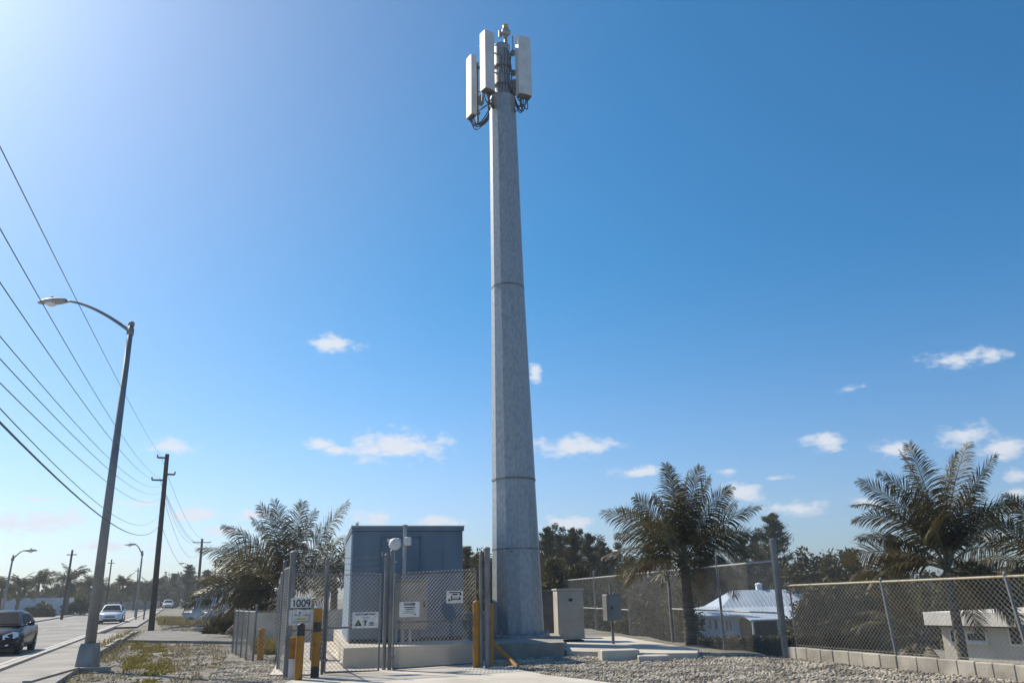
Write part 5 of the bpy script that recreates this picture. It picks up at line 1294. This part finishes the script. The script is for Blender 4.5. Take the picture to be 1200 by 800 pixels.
SH = [(980,763,24.5,(1.5,1.1,1.75),'big olive brown shrub left of the first leaning post',1),(1025,763,23.5,(1.2,1.0,1.7),'brown leaved shrub behind the first leaning fence post',2),(1062,764,24.5,(1.0,.9,1.2),'shrub under the left fronds of the largest palm',3),(950,764,25,(1.3,.9,.75),'shrub just right of the thick corner post',4),
      (1168,771,21.3,(.8,.6,.62),'low dark shrub in front of the beige outbuilding',5),(1198,776,20.0,(.5,.5,.4),'low dark shrub at the right picture edge',6),(905,742,60,(3.0,2,1.2),'dark shrub at the right end of the white house',8),
      (727,750,41,(1.8,1.0,1.9),'pale stemmed shrub behind the small meter box',9),(750,752,36,(1.3,1,1.9),'tall shrub left of the centre palm trunk',10),(700,746,46,(2.2,1,2.4),'shrub behind the beige cabinet',11),(1130,772,20.6,(.5,.4,.25),'small weeds at the foot of the largest palm',12)]
for (x, y, Y, R3, lb, sd_) in SH:
    q = A(x, y, Y); bush((q.x, Y, T(q.x,Y)), R3, lb, 200+sd_, M_bush if sd_ not in (7,8) else M_dark, n=34, per=150, ln=.16 if Y < 30 else .3, wd=.05 if Y < 30 else .15)
# shaded dark shrub mass behind the palm left of the shelter
bush((A(300,735,40).x,40,0), (2.6,1.2,1.5), 'dark undergrowth behind the low boundary wall', 230, M_dark, n=30, per=150, ln=.3, wd=.12)
bush((A(268,735,41).x,41,0), (1.6,1.0,1.0), 'low dark shrub beneath the leftmost palm fronds', 231, M_dark, n=20, per=120, ln=.3, wd=.1)

# ------------------------------------------------------------------ sea haze
mb = MB(); mb.box((0, 170, 19.5), (900, 480, 50)); hz = mb.build('haze', None)
HM = bpy.data.materials.new('haze_air'); HM.use_nodes = True; n_ = HM.node_tree.nodes; n_.remove(n_['Principled BSDF'])
pv = n_.new('ShaderNodeVolumePrincipled'); pv.inputs['Density'].default_value = .0006; pv.inputs['Color'].default_value = (.86,.92,1,1); pv.inputs['Anisotropy'].default_value = .35
HM.node_tree.links.new(pv.outputs[0], n_['Material Output'].inputs['Volume']); hz.data.materials.append(HM); tag(hz, 'thin pale sea haze filling the air over the road and trees', 'haze', kind='stuff')

# ------------------------------------------------------------------ loose stones, grass
ICO = None
def stones(name, label, sampler, n, smin, smax, seed, material=M_stone):
    rs = np.random.RandomState(seed); import bmesh
    bm = bmesh.new(); bmesh.ops.create_icosphere(bm, subdivisions=1, radius=1.0); V0 = np.array([v.co[:] for v in bm.verts]); F0 = np.array([[v.index for v in f.verts] for f in bm.faces]); bm.free()
    P = sampler(rs, n); n = len(P); nv = len(V0)
    s = smin+(smax-smin)*rs.rand(n)**2.2; sc = s[:,None]*rs.uniform(.55,1.25,(n,3)); sc[:,2] *= .7
    a = rs.rand(n)*6.28; ca, sa = np.cos(a), np.sin(a)
    V = V0[None]*(1+.28*rs.randn(n,nv,1)*.8)*sc[:,None,:]
    X = V[:,:,0]*ca[:,None]-V[:,:,1]*sa[:,None]; Yv = V[:,:,0]*sa[:,None]+V[:,:,1]*ca[:,None]
    V = np.stack([X+P[:,0:1], Yv+P[:,1:2], V[:,:,2]+P[:,2:3]+s[:,None]*.15], -1).reshape(-1,3)
    F = (F0[None]+ (np.arange(n)*nv)[:,None,None]).reshape(-1,3)
    me = bpy.data.meshes.new(name); me.vertices.add(len(V)); me.vertices.foreach_set('co', V.ravel()); me.loops.add(F.size); me.loops.foreach_set('vertex_index', F.ravel().astype(np.int32))
    me.polygons.add(len(F)); me.polygons.foreach_set('loop_start', np.arange(0,F.size,3,dtype=np.int32)); me.update(calc_edges=True); me.validate()
    me.materials.append(material); o = bpy.data.objects.new(name, me); C.objects.link(o); return tag(o, label, 'gravel' if 'gravel' in name else 'rubble', kind='stuff')
M_rub = mat('rubble_stone', (.15,.125,.09), (.40,.34,.25), scale=1.0, rough=.95)
def inpoly(P, poly):
    x, y = P[:,0], P[:,1]; r = np.zeros(len(P), bool); j = len(poly)-1
    for i in range(len(poly)):
        xi, yi = poly[i][0], poly[i][1]; xj, yj = poly[j][0], poly[j][1]
        c = ((yi > y) != (yj > y)) & (x < (xj-xi)*(y-yi)/(yj-yi+1e-12)+xi); r ^= c; j = i
    return r
def psamp(poly, excl=()):
    def f(rs, n):
        pa = np.array([[p[0],p[1]] for p in poly]); lo, hi = pa.min(0), pa.max(0); P = rs.rand(n*3,2)*(hi-lo)+lo; m = inpoly(P, pa)
        for e in excl: m &= ~inpoly(P, np.array([[p[0],p[1]] for p in e]))
        P = P[m][:n]; return np.column_stack([P, terr(P[:,0],P[:,1])])
    return f
drv = [G(345,796), gA, gB, G(600,784), G(640,792), (2.6,14.5), (3.4,9), (-5.5,9), (-5.4,15)]
polR = [(2.4,12.5), kp(Lk)[:2], K0[:2], (K0.x-.05,K0.y+.4), (4.2,24), (1,24), (-1.0,21.5), (-.9,19), (-1.0,18.0)]
stones('gravel', 'grey and beige crushed gravel covering the yard in front of the right fences', psamp(polR, [drv]), 40000, .011, .046, 1)
polL = [G(345,797)[:2], G(330,803)[:2], G(240,803)[:2], G(262,775)[:2], G(300,775)[:2], G(322,770)[:2], G(335,790)[:2]]
stones('gravel', 'grey crushed gravel heap left of the thick gate post', psamp(polL), 7000, .015, .05, 2)
polV = [G(60,803)[:2], G(90,790)[:2], G(165,744)[:2], G(150,751)[:2], G(275,756)[:2], G(262,775)[:2], G(250,803)[:2]]
stones('rubble', 'scattered stones and rubble on the dirt strip beside the sidewalk', psamp(polV), 6500, .008, .042, 3, M_rub)
def mound(sd_):
    pass
def grass(name, label, poly, n, h0, h1, material, seed, z=0, patch=None, w=.012, pred=None):
    rs = np.random.RandomState(seed); P = psamp(poly)(rs, n)
    if patch is not None:
        k = np.sin(P[:,0]*patch+seed)*np.cos(P[:,1]*patch*.8+seed*2)+.5*np.sin(P[:,0]*patch*2.7+P[:,1]*2.1); P = P[k > -.1]
    m_ = len(P); a = rs.rand(m_)*6.28; h = h0+(h1-h0)*rs.rand(m_)**1.5; S = np.stack([np.cos(a),np.sin(a),0*a],1)*w; L_ = np.stack([np.cos(a+1.3)*h*.6*rs.randn(m_), np.sin(a+1.3)*h*.6*rs.randn(m_), h],1)
    P[:,2] += z; mb = MB(); mb.quadarr(np.stack([P-S, P+S, P+L_*.6+S*.7, P+L_*.6-S*.7],1)); mb.quadarr(np.stack([P+L_*.6-S*.7, P+L_*.6+S*.7, P+L_+S*.1, P+L_-S*.1],1))
    return tag(mb.build(name, material), label, 'grass', kind='stuff')
gy_ = [G(148,800)[:2], G(142,780)[:2], G(152,762)[:2], G(158,750)[:2], G(188,750)[:2], G(196,765)[:2], G(205,785)[:2], G(190,800)[:2]]
grass('grass', 'bright yellow green ground cover on the dirt strip', gy_, 14000, .02, .10, M_grassy, 11, patch=2.3, w=.022)
grass('grass', 'dry grass and weeds along the low broken edging', [G(108,776)[:2], G(160,742)[:2], G(168,744)[:2], G(128,778)[:2]], 3500, .08, .35, M_grassd, 12, w=.012)
grass('grass', 'yellowish weeds growing between the sidewalk and broken edging', [G(110,770)[:2], G(158,742)[:2], G(154,741)[:2], G(106,762)[:2]], 1800, .08, .28, M_grassy, 13, z=.1, w=.014)
grass('grass', 'thin dry tufts over the dirt left of the gate', polV, 8000, .03, .12, M_grassd, 14, patch=1.9, w=.013)
grass('grass', 'yellow weeds at the foot of the low boundary wall', [G(296,766)[:2], G(325,766)[:2], G(325,760)[:2], G(296,760)[:2]], 1500, .1, .45, M_grassy, 15, w=.02)
# grassy mound beyond the side road
mgx = np.linspace(0,1,24); a0 = G(180,740); a1 = G(270,742.5); mb = MB(); vs = []; fs = []
q0 = G(178,741); q1 = G(275,743)
for i in range(25):
    for j in range(17):
        u, v = i/24, j/16; x = (q0.x+(q1.x-q0.x)*u) - v*6.2; y = q0.y+(q1.y-q0.y)*u + 1.0 + v*15; h = .62*math.sin(math.pi*min(1,max(0,u)))**.6*math.sin(math.pi*v)**.7
        vs.append((x, y, T(x,y)-.03+h*(1+.1*math.sin(i*1.7+j)))); 
for i in range(24):
    for j in range(16): fs.append((i*17+j, i*17+17+j, i*17+18+j, i*17+j+1))
mb.add(vs, fs); o = mb.build('earth_mound', M_ground, None, True); o['kind'] = 'structure'
grass('grass', 'dry brown grass over the mound beyond the side road', [(q0.x-.2,q0.y+1.2),(q1.x,q1.y+1.2),(q1.x-6,q1.y+15),(q0.x-6.3,q0.y+15)], 9000, .12, .4, M_grassd, 16, z=.35, w=.02)
grass('grass', 'dry olive grass verge across the road', [rp(60,ROADW-15)[:2], rp(60,ROADW-9.2)[:2], rp(230,ROADW-9.2)[:2], rp(230,ROADW-15)[:2]], 6000, .15, .45, M_grassd, 17, w=.06)
